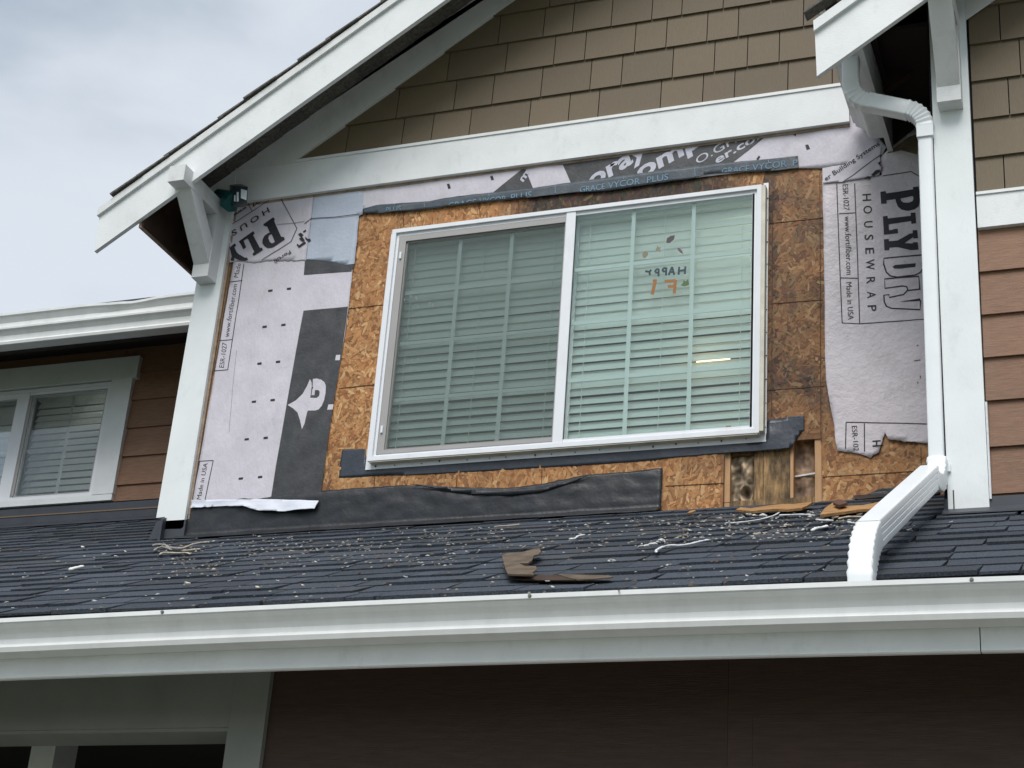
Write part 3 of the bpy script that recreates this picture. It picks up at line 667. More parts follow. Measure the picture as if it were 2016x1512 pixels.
for i, (_, _, s) in enumerate(scored):
    x, yc, wd, row = s; rnd = random.Random(int(x*1000)+row*77)
    th = rnd.choice((0.007, 0.008, 0.012, 0.013)) ; dy = rnd.uniform(-.004, .004)
    M = Matrix.Translation(Vector((x, yc+dy, ZJ+SL*(yc+dy)))) @ ROT @ Matrix.Diagonal((max(0.01, wd-0.0012), EXPO*1.08, th, 1))
    me = rnd.choice(SHM)
    if i < 299:
        o = bpy.data.objects.new('shingle', me); COL.objects.link(o); o.matrix_world = M
        o.parent = proof; o.matrix_parent_inverse = WORLD[proof].inverted()
    else:
        k = len(rest.verts); rest.verts.ensure_lookup_table()
        nv = [rest.verts.new(M @ v.co) for v in me.vertices]
        for p in me.polygons: rest.faces.new([nv[j] for j in p.vertices])
tag(finish('shingle_field', rest, 'asphalt_shingle', proof), 'remaining far courses of dark roof shingles', kind='stuff')

# flashings where the porch roof meets the walls
def flash(name, x0, x1, y, hz, m='flashing', y2=0.0):
    bm = bmesh.new(); z = ZJ+SL*y
    A = [(y-.004, z+hz), (y-.004, z+.012), (y-.075, z-.075*SL+.014), (y-.075, z-.075*SL+.020), (y-.010, z+.022), (y-.010, z+hz)]
    addprism(bm, [(x0, a, b) for a, b in A], [(x1, a, b) for a, b in A]); return finish(name, bm, m, house)
f1 = flash('wall_flashing', -4.4, -1.06, YL-0.02, 0.115); f1['label'] = 'dark metal flashing with an orange line below the left window'
a = W(0, 1029, YL-.034).z; b = W(305, 1003, YL-.034).z
bm = bmesh.new(); addprism(bm, [(-4.4, YL-.034, .272), (-1.06, YL-.034, .272), (-1.06, YL-.034, .279), (-4.4, YL-.034, .279)], [(-4.4, YL-.0305, .272), (-1.06, YL-.0305, .272), (-1.06, YL-.0305, .279), (-4.4, YL-.0305, .279)]); finish('rust_line', bm, 'flash_line', f1)
f2 = flash('wall_flashing', 2.66, 4.9, YR-0.012, 0.06); f2['label'] = 'dark metal flashing under the right wall'
bm = bmesh.new(); addprism(bm, [(-1.02, 1.1, ZJ+SL*1.1), (-1.02, -0.06, ZJ-.03), (-1.02, -0.06, ZJ+0.09), (-1.02, 1.1, ZJ+SL*1.1+.12)], [(-1.008, 1.1, ZJ+SL*1.1), (-1.008, -0.06, ZJ-.03), (-1.008, -0.06, ZJ+0.09), (-1.008, 1.1, ZJ+SL*1.1+.12)])
finish('step_flashing', bm, 'flashing', house)
bm = bmesh.new(); addprism(bm, [(-1.09, -0.03, ZJ+.0), (-0.90, -0.03, ZJ+.0), (-0.90, -0.03, ZJ+.09), (-1.06, -0.03, ZJ+.09)], [(-1.09, 0.0, ZJ+.01), (-0.90, 0.0, ZJ+.01), (-0.90, 0.0, ZJ+.09), (-1.06, 0.0, ZJ+.09)])
finish('kick_flashing', bm, 'flashing', house)

# eave fascia under the gutter, beam, lower storey
def bow(x): return 0.009*(1-((x-1.4)/1.75)**2)
def swept(name, prof, x0, x1, m, parent, n=24, smooth=False):
    """profile (y,z) swept along x with the slight bow of the eave"""
    bm = bmesh.new(); rings = []
    for i in range(n+1):
        x = x0+(x1-x0)*i/n; b = bow(max(-1.6, min(4.2, x))); rings.append([bm.verts.new((x, y, z+b)) for y, z in prof])
    k = len(prof)
    for A, B in zip(rings[:-1], rings[1:]):
        for j in range(k):
            f = bm.faces.new((A[j], B[j], B[(j+1) % k], A[(j+1) % k])); f.smooth = smooth
    bm.faces.new(rings[0]); bm.faces.new(rings[-1][::-1])
    return finish(name, bm, m, parent)
xj = W(1929.5, 1250, -1.96).x
for a, b in ((-4.4, xj-0.0015), (xj+0.0015, 4.8)):
    swept('fascia_board', [(-1.962, -1.362), (-1.962, -1.530), (-1.957, -1.534), (-1.942, -1.534), (-1.940, -1.362)], a, b, 'white_paint', house)
YB = -1.498                                        # plane of the lower wall under its deep eave
def wz(px, py, y=YB): v = W(px, py, y-0.02); return v.x, v.z
YC = -1.52
bx1, bz1 = wz(448, 1431, YC+.02); cx1, _ = wz(524, 1400, YC+.02); cx0, _ = wz(448, 1440, YC+.02)
SOF = -1.385
trim('beam', [(-3.0, bz1), (cx0-.001, bz1), (cx0-.001, SOF-.0005), (-3.0, SOF-.0005)], YC, YC+0.035, 'shaded_white', 'white header beam in the shade at the lower left')
box('beam_lip', -3.0, cx0-.001, YC+0.012, YC+0.20, bz1-0.012, bz1-.0005, 'shaded_white', house, 0.002)
trim('door_casing', [(cx0, GZ), (cx1, GZ), (cx1, SOF-.0005), (cx0, SOF-.0005)], YC-0.001, YC+0.09, 'shaded_white', 'white casing at the right end of the shaded beam')
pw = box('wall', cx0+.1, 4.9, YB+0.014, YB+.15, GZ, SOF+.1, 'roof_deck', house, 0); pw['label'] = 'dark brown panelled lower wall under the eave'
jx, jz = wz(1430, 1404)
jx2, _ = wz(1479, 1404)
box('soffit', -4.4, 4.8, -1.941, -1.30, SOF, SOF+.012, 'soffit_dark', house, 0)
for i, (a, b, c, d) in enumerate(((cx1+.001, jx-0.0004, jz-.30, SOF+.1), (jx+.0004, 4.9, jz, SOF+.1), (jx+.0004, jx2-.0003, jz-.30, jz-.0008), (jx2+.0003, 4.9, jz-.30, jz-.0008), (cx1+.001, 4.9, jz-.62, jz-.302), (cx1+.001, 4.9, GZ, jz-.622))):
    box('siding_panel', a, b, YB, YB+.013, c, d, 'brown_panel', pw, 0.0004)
# inside the porch opening
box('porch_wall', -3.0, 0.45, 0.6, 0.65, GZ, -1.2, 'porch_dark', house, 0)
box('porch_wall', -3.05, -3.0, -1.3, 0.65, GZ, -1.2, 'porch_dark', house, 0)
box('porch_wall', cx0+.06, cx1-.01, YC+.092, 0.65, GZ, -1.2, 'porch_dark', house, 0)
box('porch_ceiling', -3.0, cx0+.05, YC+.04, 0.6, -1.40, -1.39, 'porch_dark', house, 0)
a, b = W(66, 1450, -0.9), W(113, 1450, -0.9)
o = box('inner_post', a.x, b.x, -0.9, -0.75, GZ, a.z, 'white_paint', house); o['label'] = 'white post inside the dark opening at the lower left'

# ------------------------------------------------------------------ windows
def sliding_window(lbl, x0, x1, z0, z1, yf, yb, mull, split, fin, screen_side, glz, m_glass, grid, sash_frames=True):
    """x0..z1 outer frame; mull=(a,b) meeting rail; glz=[(x0,x1,z0,z1) left, right]"""
    gl, gr_ = glz
    def ring(name, X0, X1, Z0, Z1, x0, x1, z0, z1, ya, yb_, m, parent, bev=0.002):
        bm = bmesh.new()
        o_ = [(X0, Z0), (X1, Z0), (X1, Z1), (X0, Z1)]; i_ = [(x0, z0), (x1, z0), (x1, z1), (x0, z1)]
        V = {}
        for tagk, pts in (('o', o_), ('i', i_)):
            for yy, s in ((ya, 'f'), (yb_, 'b')):
                V[tagk+s] = [bm.verts.new((p[0], yy, p[1])) for p in pts]
        for i in range(4):
            j = (i+1) % 4
            bm.faces.new((V['of'][i], V['of'][j], V['if'][j], V['if'][i])); bm.faces.new((V['ob'][i], V['ib'][i], V['ib'][j], V['ob'][j]))
            bm.faces.new((V['of'][i], V['ob'][i], V['ob'][j], V['of'][j])); bm.faces.new((V['if'][i], V['if'][j], V['ib'][j], V['ib'][i]))
        return finish(name, bm, m, parent, bevel=bev)
    wn = ring('window', x0, x1, z0, z1, x0+.022, x1-.020, z0+.020, z1-.020, yf, yb, 'white_vinyl', house); wn['label'] = lbl
    ring('inner_frame', x0+.0225, x1-.0205, z0+.0205, z1-.0205, x0+.036, gr_[1]+.001, z0+.033, z1-.036, yf+.012, yb-.002, 'white_vinyl', wn)
    box('meeting_rail', mull[0], mull[1], yf+.004, yb-.004, z0+.021, z1-.021, 'white_vinyl', wn, 0.003)
    for side, g in ((0, gl), (1, gr_)):
        yy = yf+.030 if side == screen_side else yf+.022
        pn = box('glass_pane', g[0]-.006, g[1]+.006, yy, yy+.004, g[2]-.006, g[3]+.006, m_glass, wn, 0)
        if side == screen_side:
            a0 = (x0+.040) if side == 0 else mull[1]+.001; a1 = (mull[0]-.001) if side == 0 else x1-.034
            ring('sash', a0, a1, z0+.036, z1-.040, g[0], g[1], g[2], g[3], yf+.020, yf+.034, 'white_vinyl' if fin is None else 'frame_taupe', wn, 0.0015)
            o = box('insect_screen', g[0]-.004, g[1]+.004, yf+.0175, yf+.0182, g[2]-.004, g[3]+.004, 'insect_mesh', wn, 0)
            ring('screen_frame', a0-.001, a1+.001, z0+.034, z1-.038, g[0]-.008, g[1]+.006, g[2]-.008, g[3]+.008, yf+.010, yf+.0172, 'frame_taupe', wn, 0.0015)
        else:
            ring('glazing_bead', mull[1] if side else x0+.036, x1-.034 if side else mull[0], z0+.033, z1-.036, g[0], g[1], g[2], g[3], yf+.012, yf+.022, 'white_vinyl', wn, 0.002)
        gv, gh = grid[side]
        for xx in gv: box('grille_bar', xx-.009, xx+.009, yy+.012, yy+.018, g[2]-.004, g[3]+.004, 'grille_white', wn, 0.001)
        for zz_ in gh:
            xs_ = [g[0]-.004]+sorted(gv)+[g[1]+.004]
            for k in range(len(xs_)-1): box('grille_bar', xs_[k]+(0.0095 if k else 0), xs_[k+1]-(0.0095 if k < len(xs_)-2 else 0), yy+.0125, yy+.0175, zz_-.009, zz_+.009, 'grille_white', wn, 0.001)
    return wn
mw = sliding_window('wide white sliding window with bare nailing fin in the stripped gable wall', 0.022, 1.842, -0.018, 1.194, -0.048, 0.03, (0.916, 0.962), 0, True, 0,
                    [(0.104, 0.904, 0.044, 1.118), (0.960, 1.798, 0.022, 1.155)], 'glass',
                    [([0.371, 0.635], [0.857, 0.588, 0.297]), ([1.236, 1.522], [0.878, 0.602, 0.316])])
# nailing fin
bm = bmesh.new()
addbox(bm, -0.002, 1.864, -0.009, -0.0065, -0.045, -0.0185); addbox(bm, 1.8425, 1.8655, -0.009, -0.0065, -0.0183, 1.222); addbox(bm, -0.002, 0.0215, -0.009, -0.0065, -0.0183, 1.20)
addbox(bm, -0.002, 1.842, -0.009, -0.0065, 1.1943, 1.202)
o = finish('nailing_fin', bm, 'white_vinyl', mw); o['label'] = 'white nailing fin with rusty nails along the bottom and right side'
bm = bmesh.new(); addbox(bm, 1.8424, 1.8600, -0.047, -0.0092, -0.010, 1.190); finish('side_channel', bm, 'cream_vinyl', mw, bevel=0.002)
ox = -0.0005; bm = bmesh.new(); addbox(bm, 0.03, 1.835, -0.0445, -0.0092, -0.0240, -0.0184); finish('sill_channel', bm, 'cream_vinyl', mw, bevel=0.001)
nme = None
for i in range(17):
    x = 0.05+i*0.1085+random.uniform(-.02, .02); bm = bmesh.new(); bmesh.ops.create_uvsphere(bm, u_segments=6, v_segments=4, radius=random.choice((0.003, 0.003, 0.0045))); bmesh.ops.translate(bm, verts=bm.verts, vec=(x, -0.0105, -0.030+random.uniform(-.004, .004))); finish('nail', bm, 'nail', mw)
for i in range(11):
    z = 0.02+i*0.112; bm = bmesh.new(); bmesh.ops.create_uvsphere(bm, u_segments=6, v_segments=4, radius=random.choice((0.0022, 0.003))); bmesh.ops.translate(bm, verts=bm.verts, vec=(1.8625, -0.0105, z)); finish('nail', bm, 'nail', mw)
for z in (0.12, 1.03): box('latch', 0.072, 0.082, -0.046, -0.037, z, z+.035, 'white_vinyl', mw, 0.001)
for (a, b, r_) in ((797, 590, 5), (808, 583, 4), (820, 586, 5), (852, 600, 5), (846, 597, 4), (823, 604, 3.5), (812, 611, 3.5), (812, 711, 3.5), (823, 707, 4), (834, 702, 4), (804, 722, 3), (815, 729, 3), (864, 726, 2.5), (946, 826, 2.5), (823, 548, 3)):
    p = W(a, b, -0.0312); bm = bmesh.new(); n_ = 7; P_ = [(p.x+r_*.00105*cos(k*2*pi/n_)*random.uniform(.6, 1.2), p.z+r_*.0014*sin(k*2*pi/n_)*random.uniform(.6, 1.2)) for k in range(n_)]
    addprism(bm, [(x, -0.0314, z) for x, z in P_], [(x, -0.0310, z) for x, z in P_]); finish('smudge', bm, 'ink_faint', mw)
# interior
bm = bmesh.new(); addbox(bm, -0.6, 2.6, 0.012, 2.2, -0.30, 1.6)
bmesh.ops.delete(bm, geom=[f for f in bm.faces if f.calc_center_median().y < 0.1], context='FACES'); finish('room', bm, 'room', house)

lwn = sliding_window('white sliding window in the shaded brown left wall', -3.49, -2.250, 0.372, 1.082, YL-0.034, YL+0.03, (-2.880, -2.815), 0, None, 1,
                     [(-3.44, -2.905, 0.402, 1.035), (-2.788, -2.279, 0.408, 1.037)], 'glass_left', [([-3.17], [0.70]), ([-2.528], [0.70])])
bm = bmesh.new(); addbox(bm, -3.7, -2.1, YL+0.021, YL+1.5, 0.2, 1.28)
bmesh.ops.delete(bm, geom=[f for f in bm.faces if f.calc_center_median().y < YL+.1], context='FACES'); finish('room', bm, 'room', house)
for nm, A in (('window_header', (-3.66, -2.079, 1.091, 1.228)), ('window_casing', (-2.248, -2.107, 0.374, 1.090)), ('window_casing', (-3.64, -3.492, 0.374, 1.090)), ('window_sill', (-3.65, -2.109, 0.335, 0.371))):
    box(nm, A[0], A[1], YL-0.048 if nm == 'window_header' else YL-0.042, YL-0.001, A[2], A[3], 'white_paint', lwn)

# blinds hang in the rooms
def blind(x0, x1, z0, z1, y, lbl, m='blind_slat', cords=3, tlt=(78, 60)):
    b = empty('window_blind', Vector(((x0+x1)/2, y, z0))); tag(b, lbl, 'window blind')
    sp = 0.0418; n = int((z1-z0-0.05)/sp); W2 = 0.025
    def slat_mesh(tilt):
        bm = bmesh.new(); prof = []
        for k in range(5):
            u = -1+k*0.5; prof.append((u*W2, 0.0025*(1-u*u)))
        pts = prof + [(a, h-0.0016) for a, h in prof[::-1]]
        ct, st = cos(tilt), sin(tilt)
        P = [(a*ct-h*st*1.0, a*st+h*ct) for a, h in pts]         # outer edge low
        L = [bm.verts.new((0, p[0], p[1])) for p in P]; R_ = [bm.verts.new((x1-x0, p[0], p[1])) for p in P]; k = len(P)
        bm.faces.new(L); bm.faces.new(R_[::-1])
        for i in range(k): bm.faces.new((L[i], R_[i], R_[(i+1) % k], L[(i+1) % k]))
        bmesh.ops.recalc_face_normals(bm, faces=bm.faces); me = bpy.data.meshes.new('slat'); bm.to_mesh(me); bm.free(); me.materials.append(MATS[m]); return me
    ms = [slat_mesh(radians(tlt[0]+(tlt[1]-tlt[0])*k/3)) for k in range(4)]
    for i in range(n):
        z = z1-0.06-sp*i; me = ms[min(3, int(4*i/n))]
        o = link('slat', me, b, Vector((x0, y, z+random.uniform(-.0018, .0018)))); o.rotation_euler = (radians(random.uniform(-3, 3)), radians(random.uniform(-.15, .15)), 0)
    box('headrail', x0, x1, y-.028, y+.028, z1-0.035, z1+0.02, m, b)
    box('bottom_rail', x0, x1, y-.026, y+.026, z0-0.005, z0+0.012, m, b)
    for k in range(cords):
        xx = x0+(x1-x0)*(0.09+0.82*k/(cords-1)); box('cord', xx-.0012, xx+.0012, y-.030, y-.0275, z0, z1-.03, m, b, 0)
blind(0.05, 0.925, 0.045, 1.165, 0.043, 'white slatted blind behind the screened left half of the wide window', cords=3)
blind(0.940, 1.82, 0.035, 1.175, 0.043, 'bright white slatted blind behind the clear right half of the wide window', cords=3)
blind(-2.80, -2.262, 0.40, 1.07, YL+0.058, 'blind behind the dark screened pane of the shaded left window', cords=2, tlt=(64, 56))
blind(-3.46, -2.865, 0.40, 1.07, YL+0.058, 'blind at the left picture edge behind the clear pane of the shaded left window', cords=2, tlt=(70, 66))
a = W(1371, 717, 0.13); b = W(1437, 712, 0.13)
tag(box('ceiling_lamp', a.x, b.x+.0, 0.128, 0.134, a.z-.022, a.z+.020, 'lamp_glow', None, 0.002), 'warm lit strip of a lamp seen through the slats in the right pane', 'lamp')

def room_fill(x, y, z, lbl, mm='room_fill'):  # added light out of sight, brightens the blinds from inside
    e = empty('fill_light', Vector((x, y, z))); tag(e, lbl, 'added fill light')
    bm = bmesh.new(); bmesh.ops.create_cone(bm, cap_ends=True, segments=20, radius1=0.15, radius2=0.17, depth=0.05, matrix=Matrix.Translation((x, y, z-0.045))); finish('shade', bm, mm, e)
    bm = bmesh.new(); bmesh.ops.create_cone(bm, cap_ends=True, segments=20, radius1=0.18, radius2=0.18, depth=0.016, matrix=Matrix.Translation((x, y, z-0.010))); finish('fill_plate', bm, 'white_vinyl', e)
room_fill(2.35, 0.75, 1.595, 'unseen added fill light brightening the blinds of the wide window')
room_fill(-2.31, YL+0.42, 1.275, 'unseen added fill light brightening the blinds of the shaded left window', 'dim_fill')
# stickers on the inside of the right pane
GY = -0.0165
def gpoly(pts): return XZ(pts, GY)
def decal(name, pts, m, label, cat, group=None, y=GY):
    bm = bmesh.new(); p = gpoly(pts); addprism(bm, [(x, y, z) for x, z in p], [(x, y+.0008, z) for x, z in p]); o = finish(name, bm, m); tag(o, label, cat, group)
def c4(pts): return pxs(pts, 1100, 200, 3.36)
decal('leaf_sticker', c4([(712, 935), (715, 905), (740, 888), (768, 884), (762, 910), (735, 935)]), 'decal_maroon', 'maroon leaf sticker, highest of the leaf stickers on the right pane', 'sticker', 'leaf stickers')
decal('leaf_sticker', c4([(642, 975), (650, 962), (655, 952), (663, 965), (676, 962), (668, 978), (676, 992), (658, 988), (645, 992)]), 'decal_peach', 'small pale peach leaf sticker between the maroon and the lowest left one', 'sticker', 'leaf stickers')
decal('leaf_sticker', c4([(555, 1030), (553, 1005), (570, 988), (588, 992), (592, 1010), (578, 1030), (565, 1036)]), 'decal_peach', 'pale peach leaf sticker farthest left, just above a white grille bar', 'sticker', 'leaf stickers')
decal('leaf_sticker', c4([(782, 968), (800, 970), (815, 985), (824, 1008), (805, 1000), (790, 985)]), 'decal_rose', 'narrow rose pink leaf sticker right of the peach ones', 'sticker', 'leaf stickers')
decal('leaf_sticker', c4([(806, 1215), (822, 1200), (825, 1182), (842, 1190), (856, 1172), (860, 1195), (862, 1212), (845, 1218), (828, 1222)]), 'decal_leafgreen', 'green leaf sticker beside the orange letter F', 'sticker', 'leaf stickers')
def seg(p, q, w_=9):
    a, b = Vector(p), Vector(q); d = (b-a).normalized(); n = Vector((-d.y, d.x))*w_/2; return [tuple(a+n), tuple(b+n), tuple(b-n), tuple(a-n)]
def letter(name, segs, m, label, wpx=13):
    bm = bmesh.new()
    for k, (p, q) in enumerate(segs):
        P = gpoly(c4(seg(p, q, wpx))); addprism(bm, [(x, GY-k*.00012, z) for x, z in P], [(x, GY+.0008, z) for x, z in P])
    tag(finish(name, bm, m), label, 'letter sticker', 'mirrored greeting letters')
letter('letter_sticker', [((838, 1090), (834, 1140)), ((797, 1093), (792, 1145)), ((836, 1114), (794, 1120))], 'decal_navy', 'dark letter H, rightmost of the mirrored word on the right pane')
letter('letter_sticker', [((750, 1093), (727, 1148)), ((750, 1093), (764, 1146)), ((735, 1128), (760, 1127))], 'decal_navy', 'dark letter A next to the H of the mirrored word')
letter('letter_sticker', [((712, 1098), (709, 1150)), ((712, 1101), (690, 1104)), ((690, 1104), (686, 1122)), ((686, 1122), (710, 1124))], 'decal_navy', 'dark mirrored letter P next to the A')
letter('letter_sticker', [((662, 1106), (659, 1156)), ((662, 1108), (642, 1111)), ((642, 1111), (638, 1130)), ((638, 1130), (660, 1132))], 'decal_navy', 'second dark mirrored letter P, beside the bent Y')
letter('letter_sticker', [((612, 1112), (600, 1126)), ((572, 1122), (600, 1126)), ((600, 1126), (602, 1148))], 'decal_navy', 'small bent dark letter Y at the left end of the mirrored word')
letter('letter_sticker', [((773, 1180), (764, 1268)), ((773, 1184), (702, 1190)), ((768, 1220), (722, 1224))], 'decal_orange', 'orange mirrored letter F under the dark word', 19)
letter('letter_sticker', [((640, 1184), (618, 1276)), ((648, 1186), (622, 1186))], 'decal_orange', 'slanted orange stroke of a letter left of the orange F', 21)

# ------------------------------------------------------------------ housewrap, membranes and print
G_W = 'weather sheets stapled to the stripped wall'
Y1, Y2, Y3, Y4 = -0.0095, -0.0125, -0.0150, -0.0175
left_pts = [(462, 505), (376, 1001)] + rag([(376, 996), (440, 992), (533, 984), (590, 990), (629, 989)], 1.2, 8, 2) + rag([(629, 989), (637, 930), (645, 870), (655, 800), (672, 700), (686, 604), (694, 530), (700, 500), (600, 500), (520, 500), (462, 505)], 1.0, 14, 4)[1:-1]
wrap = sheet('housewrap', XZ(left_pts, Y1), Y1, 'wrap_lilac'); tag(wrap, 'lilac housewrap sheet with a dark printed block and white logo left of the window', 'housewrap', G_W)
def hem(x, z):
    zt = W(500, 988, Y1).z; return 0.004+max(0, (zt-z))*(0.35+0.5*noise.noise(Vector((x*9, 2, 1))))+0.004*noise.noise(Vector((x*14, z*40, 2)))
hp = [(377, 985), (440, 984), (533, 983), (629, 987), (627, 995)] + rag([(624, 1005), (600, 1007), (560, 1009), (515, 1008), (480, 998), (440, 997), (376, 1001)], 1.5, 7, 6)
o = sheet('curled_hem', XZ(hp, Y1-.004), Y1-.004, 'wrap_white', wrap, cell=0.012, extra=hem)
# dark printed block on the left sheet
blk = [(598, 612), (685, 603.5), (672, 700), (655.5, 800), (645.5, 870), (637.5, 930), (629.5, 986), (533, 983), (543, 917), (555, 850), (567, 780), (583, 690)]
YP = Y1-0.0007
print_polys('dark_print', [XZ(blk, Y1), XZ([(600.5, 511), (699, 519), (692, 534.5), (598, 541.5)], Y1)], YP, 'ink_grey', wrap)
logo = pxs([(165, 1185), (330, 1090), (460, 960), (550, 800), (605, 668), (635, 720), (640, 800), (610, 1040), (740, 1040), (790, 1000), (800, 920), (775, 885), (705, 885), (695, 985), (635, 985), (655, 830), (665, 665), (740, 655), (830, 680), (895, 730), (920, 800), (915, 950), (890, 1080), (840, 1200), (780, 1270), (720, 1290), (570, 1295), (555, 1317), (500, 1560), (450, 1663), (410, 1480), (360, 1330), (260, 1240)], 550, 680, 10.08)
print_polys('white_logo', [XZ(logo, Y1), XZ(pxs([(1120, 185), (1208, 183), (1196, 290), (1102, 290)], 550, 680, 10.08), Y1), XZ(pxs([(975, 1175), (1078, 1170), (1062, 1272), (950, 1280)], 550, 680, 10.08), Y1)], YP-.0006, 'wrap_lilac', wrap)
ticks = []
for (a, b) in ((532.4, 572.3), (568.8, 568.5), (521.4, 643.8), (558.3, 639.9), (511, 716), (547.6, 712.5), (500, 791), (537, 787.8), (485.4, 864.6), (523, 862), (473.8, 942), (512, 939)):
    ticks.append(XZ([(a-4, b-1.6), (a+4.6, b-2.6), (a+4.2, b+1.9), (a-4.4, b+2.7)], Y1))
print_polys('tick_mark', ticks, YP, 'ink_black', wrap)
def plines(L, y, Y, m, parent, wd=0.0045): print_polys('printed_line', [stroke(XZ(l, y), wd) for l in L], Y, m, parent)
plines([[(456.5, 519), (432.7, 669.6)], [(432.7, 669.6), (421.6, 729.8)], [(480, 519), (474, 566), (457.6, 668.5), (448.4, 728)], [(410.5, 731), (448.4, 728)], [(430.3, 670.8), (457.6, 668.5)], [(451.4, 555.5), (477.4, 552.5)],
        [(382.4, 908.6), (419.6, 906.5)], [(419.6, 906.5), (409, 960), (402, 992)], [(392.9, 908), (384, 955), (377.5, 991)]], Y1, YP, 'ink_black', wrap)
text('lettering', 'ESR-1027', (440.6, 724), (447, 675), (-9.5, -1), Y1, 'ink_black', wrap); 
text('lettering', 'www.fortifiber.com', (450.5, 664), (467.5, 560), (-9.5, -1.2), Y1, 'ink_black', wrap)
text('lettering', 'Made', (469, 547), (474.8, 519), (-9.0, -1.2), Y1, 'ink_black', wrap)
text('lettering', 'Made in USA', (395.3, 984), (409, 912), (-8.5, -1.2), Y1, 'ink_black', wrap)
for o in wrap.children:
    if o.name.startswith('lettering'): o.location.y -= 0.0007
plines([[(466, 690), (458, 765), (451, 850)]], Y1, YP, 'ink_faint', wrap, 0.002)

# upper piece with upside down print
up_pts = [(452, 388), (620, 366), (617, 385), (613, 430), (607, 470), (602, 512)] + rag([(602, 513), (560, 513), (540, 512), (500, 517), (470, 514), (452, 517)], 2.5, 6, 12)
upw = sheet('housewrap', XZ(up_pts, Y2), Y2, 'wrap_lilac', extra=lambda x, z: 0.0015*max(0, noise.noise(Vector((x*12, z*12, 4))))); tag(upw, 'torn lilac sheet with upside down black lettering beside the lamp', 'housewrap', G_W)
def relief_fix(o):
    pass
c8 = lambda P: pxs(P, 420, 380, 8.4)
YU = Y2-0.0028
Pu = c8([(828, 518), (992, 403), (1022, 437), (1005, 460), (1125, 725), (1150, 730), (1165, 728), (1185, 770), (1000, 895), (960, 910), (900, 912), (850, 885), (815, 835), (815, 775), (845, 710), (900, 670), (935, 655), (895, 560), (870, 548), (845, 548)])
Ph = c8([(920, 700), (965, 680), (1020, 810), (975, 838), (940, 815), (910, 750)])
Lu = c8([(422, 800), (665, 632), (690, 672), (660, 700), (770, 905), (790, 912), (808, 905), (822, 945), (668, 1042), (650, 1010), (680, 975), (580, 770), (560, 755), (500, 790), (545, 900), (495, 930), (455, 850), (435, 822)])
Yu = c8([(270, 905), (355, 835), (380, 865), (350, 900), (385, 975), (420, 1010), (530, 1075), (555, 1065), (578, 1105), (530, 1122), (440, 1122), (350, 1075), (350, 1125), (295, 1125), (290, 1100), (310, 1060), (285, 960)])
print_polys('bold_lettering', [XZ(Pu, Y2), XZ(Lu, Y2), XZ(Yu, Y2)], YU, 'ink_black', upw, holes={0: XZ(Ph, Y2)})
plines([c8([(1112, 75), (1385, 590)]), c8([(1385, 590), (1290, 805)]), c8([(1290, 805), (800, 1112)]), c8([(985, 80), (300, 525)]), c8([(565, 150), (640, 300)])], Y2, YU, 'ink_black', upw, 0.0035)
text('lettering', 'H O U S', c8([(905, 238)])[0], c8([(298, 640)])[0], (4.0, 9.4), Y2, 'ink_black', upw, bold=0.012)
text('lettering', 'www', c8([(545, 215)])[0], c8([(325, 355)])[0], (2.4, 5.6), Y2, 'ink_black', upw, bold=0.02)
text('lettering', '027', c8([(800, 82)])[0], c8([(630, 190)])[0], (2.6, 5.4), Y2, 'ink_black', upw, bold=0.02)
text('lettering', 'Fortifi', c8([(1268, 950)])[0], c8([(1000, 1112)])[0], (3.0, 6.0), Y2, 'ink_black', upw, bold=0.01)
text('lettering', 'Fleur', c8([(1240, 885)])[0], c8([(1010, 1025)])[0], (1.2, 3.0), Y2, 'ink_faint', upw) if False else None
for o in upw.children:
    if o.name.startswith('lettering'): o.location.y -= 0.0028
emb = [c8([(1380, 858), (1400, 845), (1425, 870), (1515, 805), (1540, 835), (1420, 915)]), c8([(1405, 685), (1450, 660), (1500, 700), (1470, 720), (1520, 790), (1480, 815), (1420, 760), (1455, 745)]), c8([(1485, 640), (1530, 605), (1540, 640), (1490, 660)]), c8([(1520, 720), (1560, 760), (1600, 755), (1620, 790), (1580, 815), (1550, 790), (1525, 760)])]
print_polys('emblem', [XZ(e, Y2) for e in emb[:2]], YU, 'ink_black', upw)

# pale blue patch and long lilac strip under the band board
blue = [(617, 382), (716, 370), (714, 421), (707, 425), (703, 470), (698, 520), (680, 522), (655, 515), (603, 511), (607, 470), (613, 430)]
bl = sheet('housewrap', XZ(rag(blue, 1.2, 12, 31), Y2+.0012), Y2+.0012, 'wrap_blue', extra=lambda x, z: 0.001*noise.noise(Vector((x*20, z*20, 8)))); tag(bl, 'pale blue tinted patch of wrap at the upper left corner of the bare board', 'housewrap', G_W)
plines([[(600, 441), (613, 431), (660, 428), (707, 422)]], Y2, Y2-.0030, 'ink_black', bl, 0.004)
plines([[(546, 442), (575, 440), (600, 436)]], Y2, YU, 'ink_faint', upw, 0.003)
print_polys('emblem', [XZ(e, Y2) for e in emb[2:]], Y2-.0022, 'ink_black', bl)
strip = [(700, 352), (1680, 226), (1722, 262), (1745, 290), (1736, 306)] + rag([(1736, 306), (1700, 318), (1662, 326), (1619, 331)], 1.5, 8, 41)[1:] + [(1572, 331), (1478, 337), (1353, 352), (1195, 373), (1066, 385), (947, 397), (840, 410), (714, 417)]
stp = sheet('housewrap', XZ(strip, Y1), Y1, 'wrap_lilac'); tag(stp, 'long lilac strip of wrap with large white lettering between band board and black tape', 'housewrap', G_W)
print_polys('dark_print', [XZ([(1100, 306), (1530, 250), (1437, 326), (1353, 345), (1195, 368), (1130, 374)], Y1), XZ([(968, 386), (971, 379), (1033, 329), (1050, 372)], Y1)], YP, 'ink_grey', stp)
print_polys('lilac_overlap', [XZ([(910, 345), (935, 341), (955, 385), (925, 392)], Y1)], YP, 'wrap_white', stp) if False else None
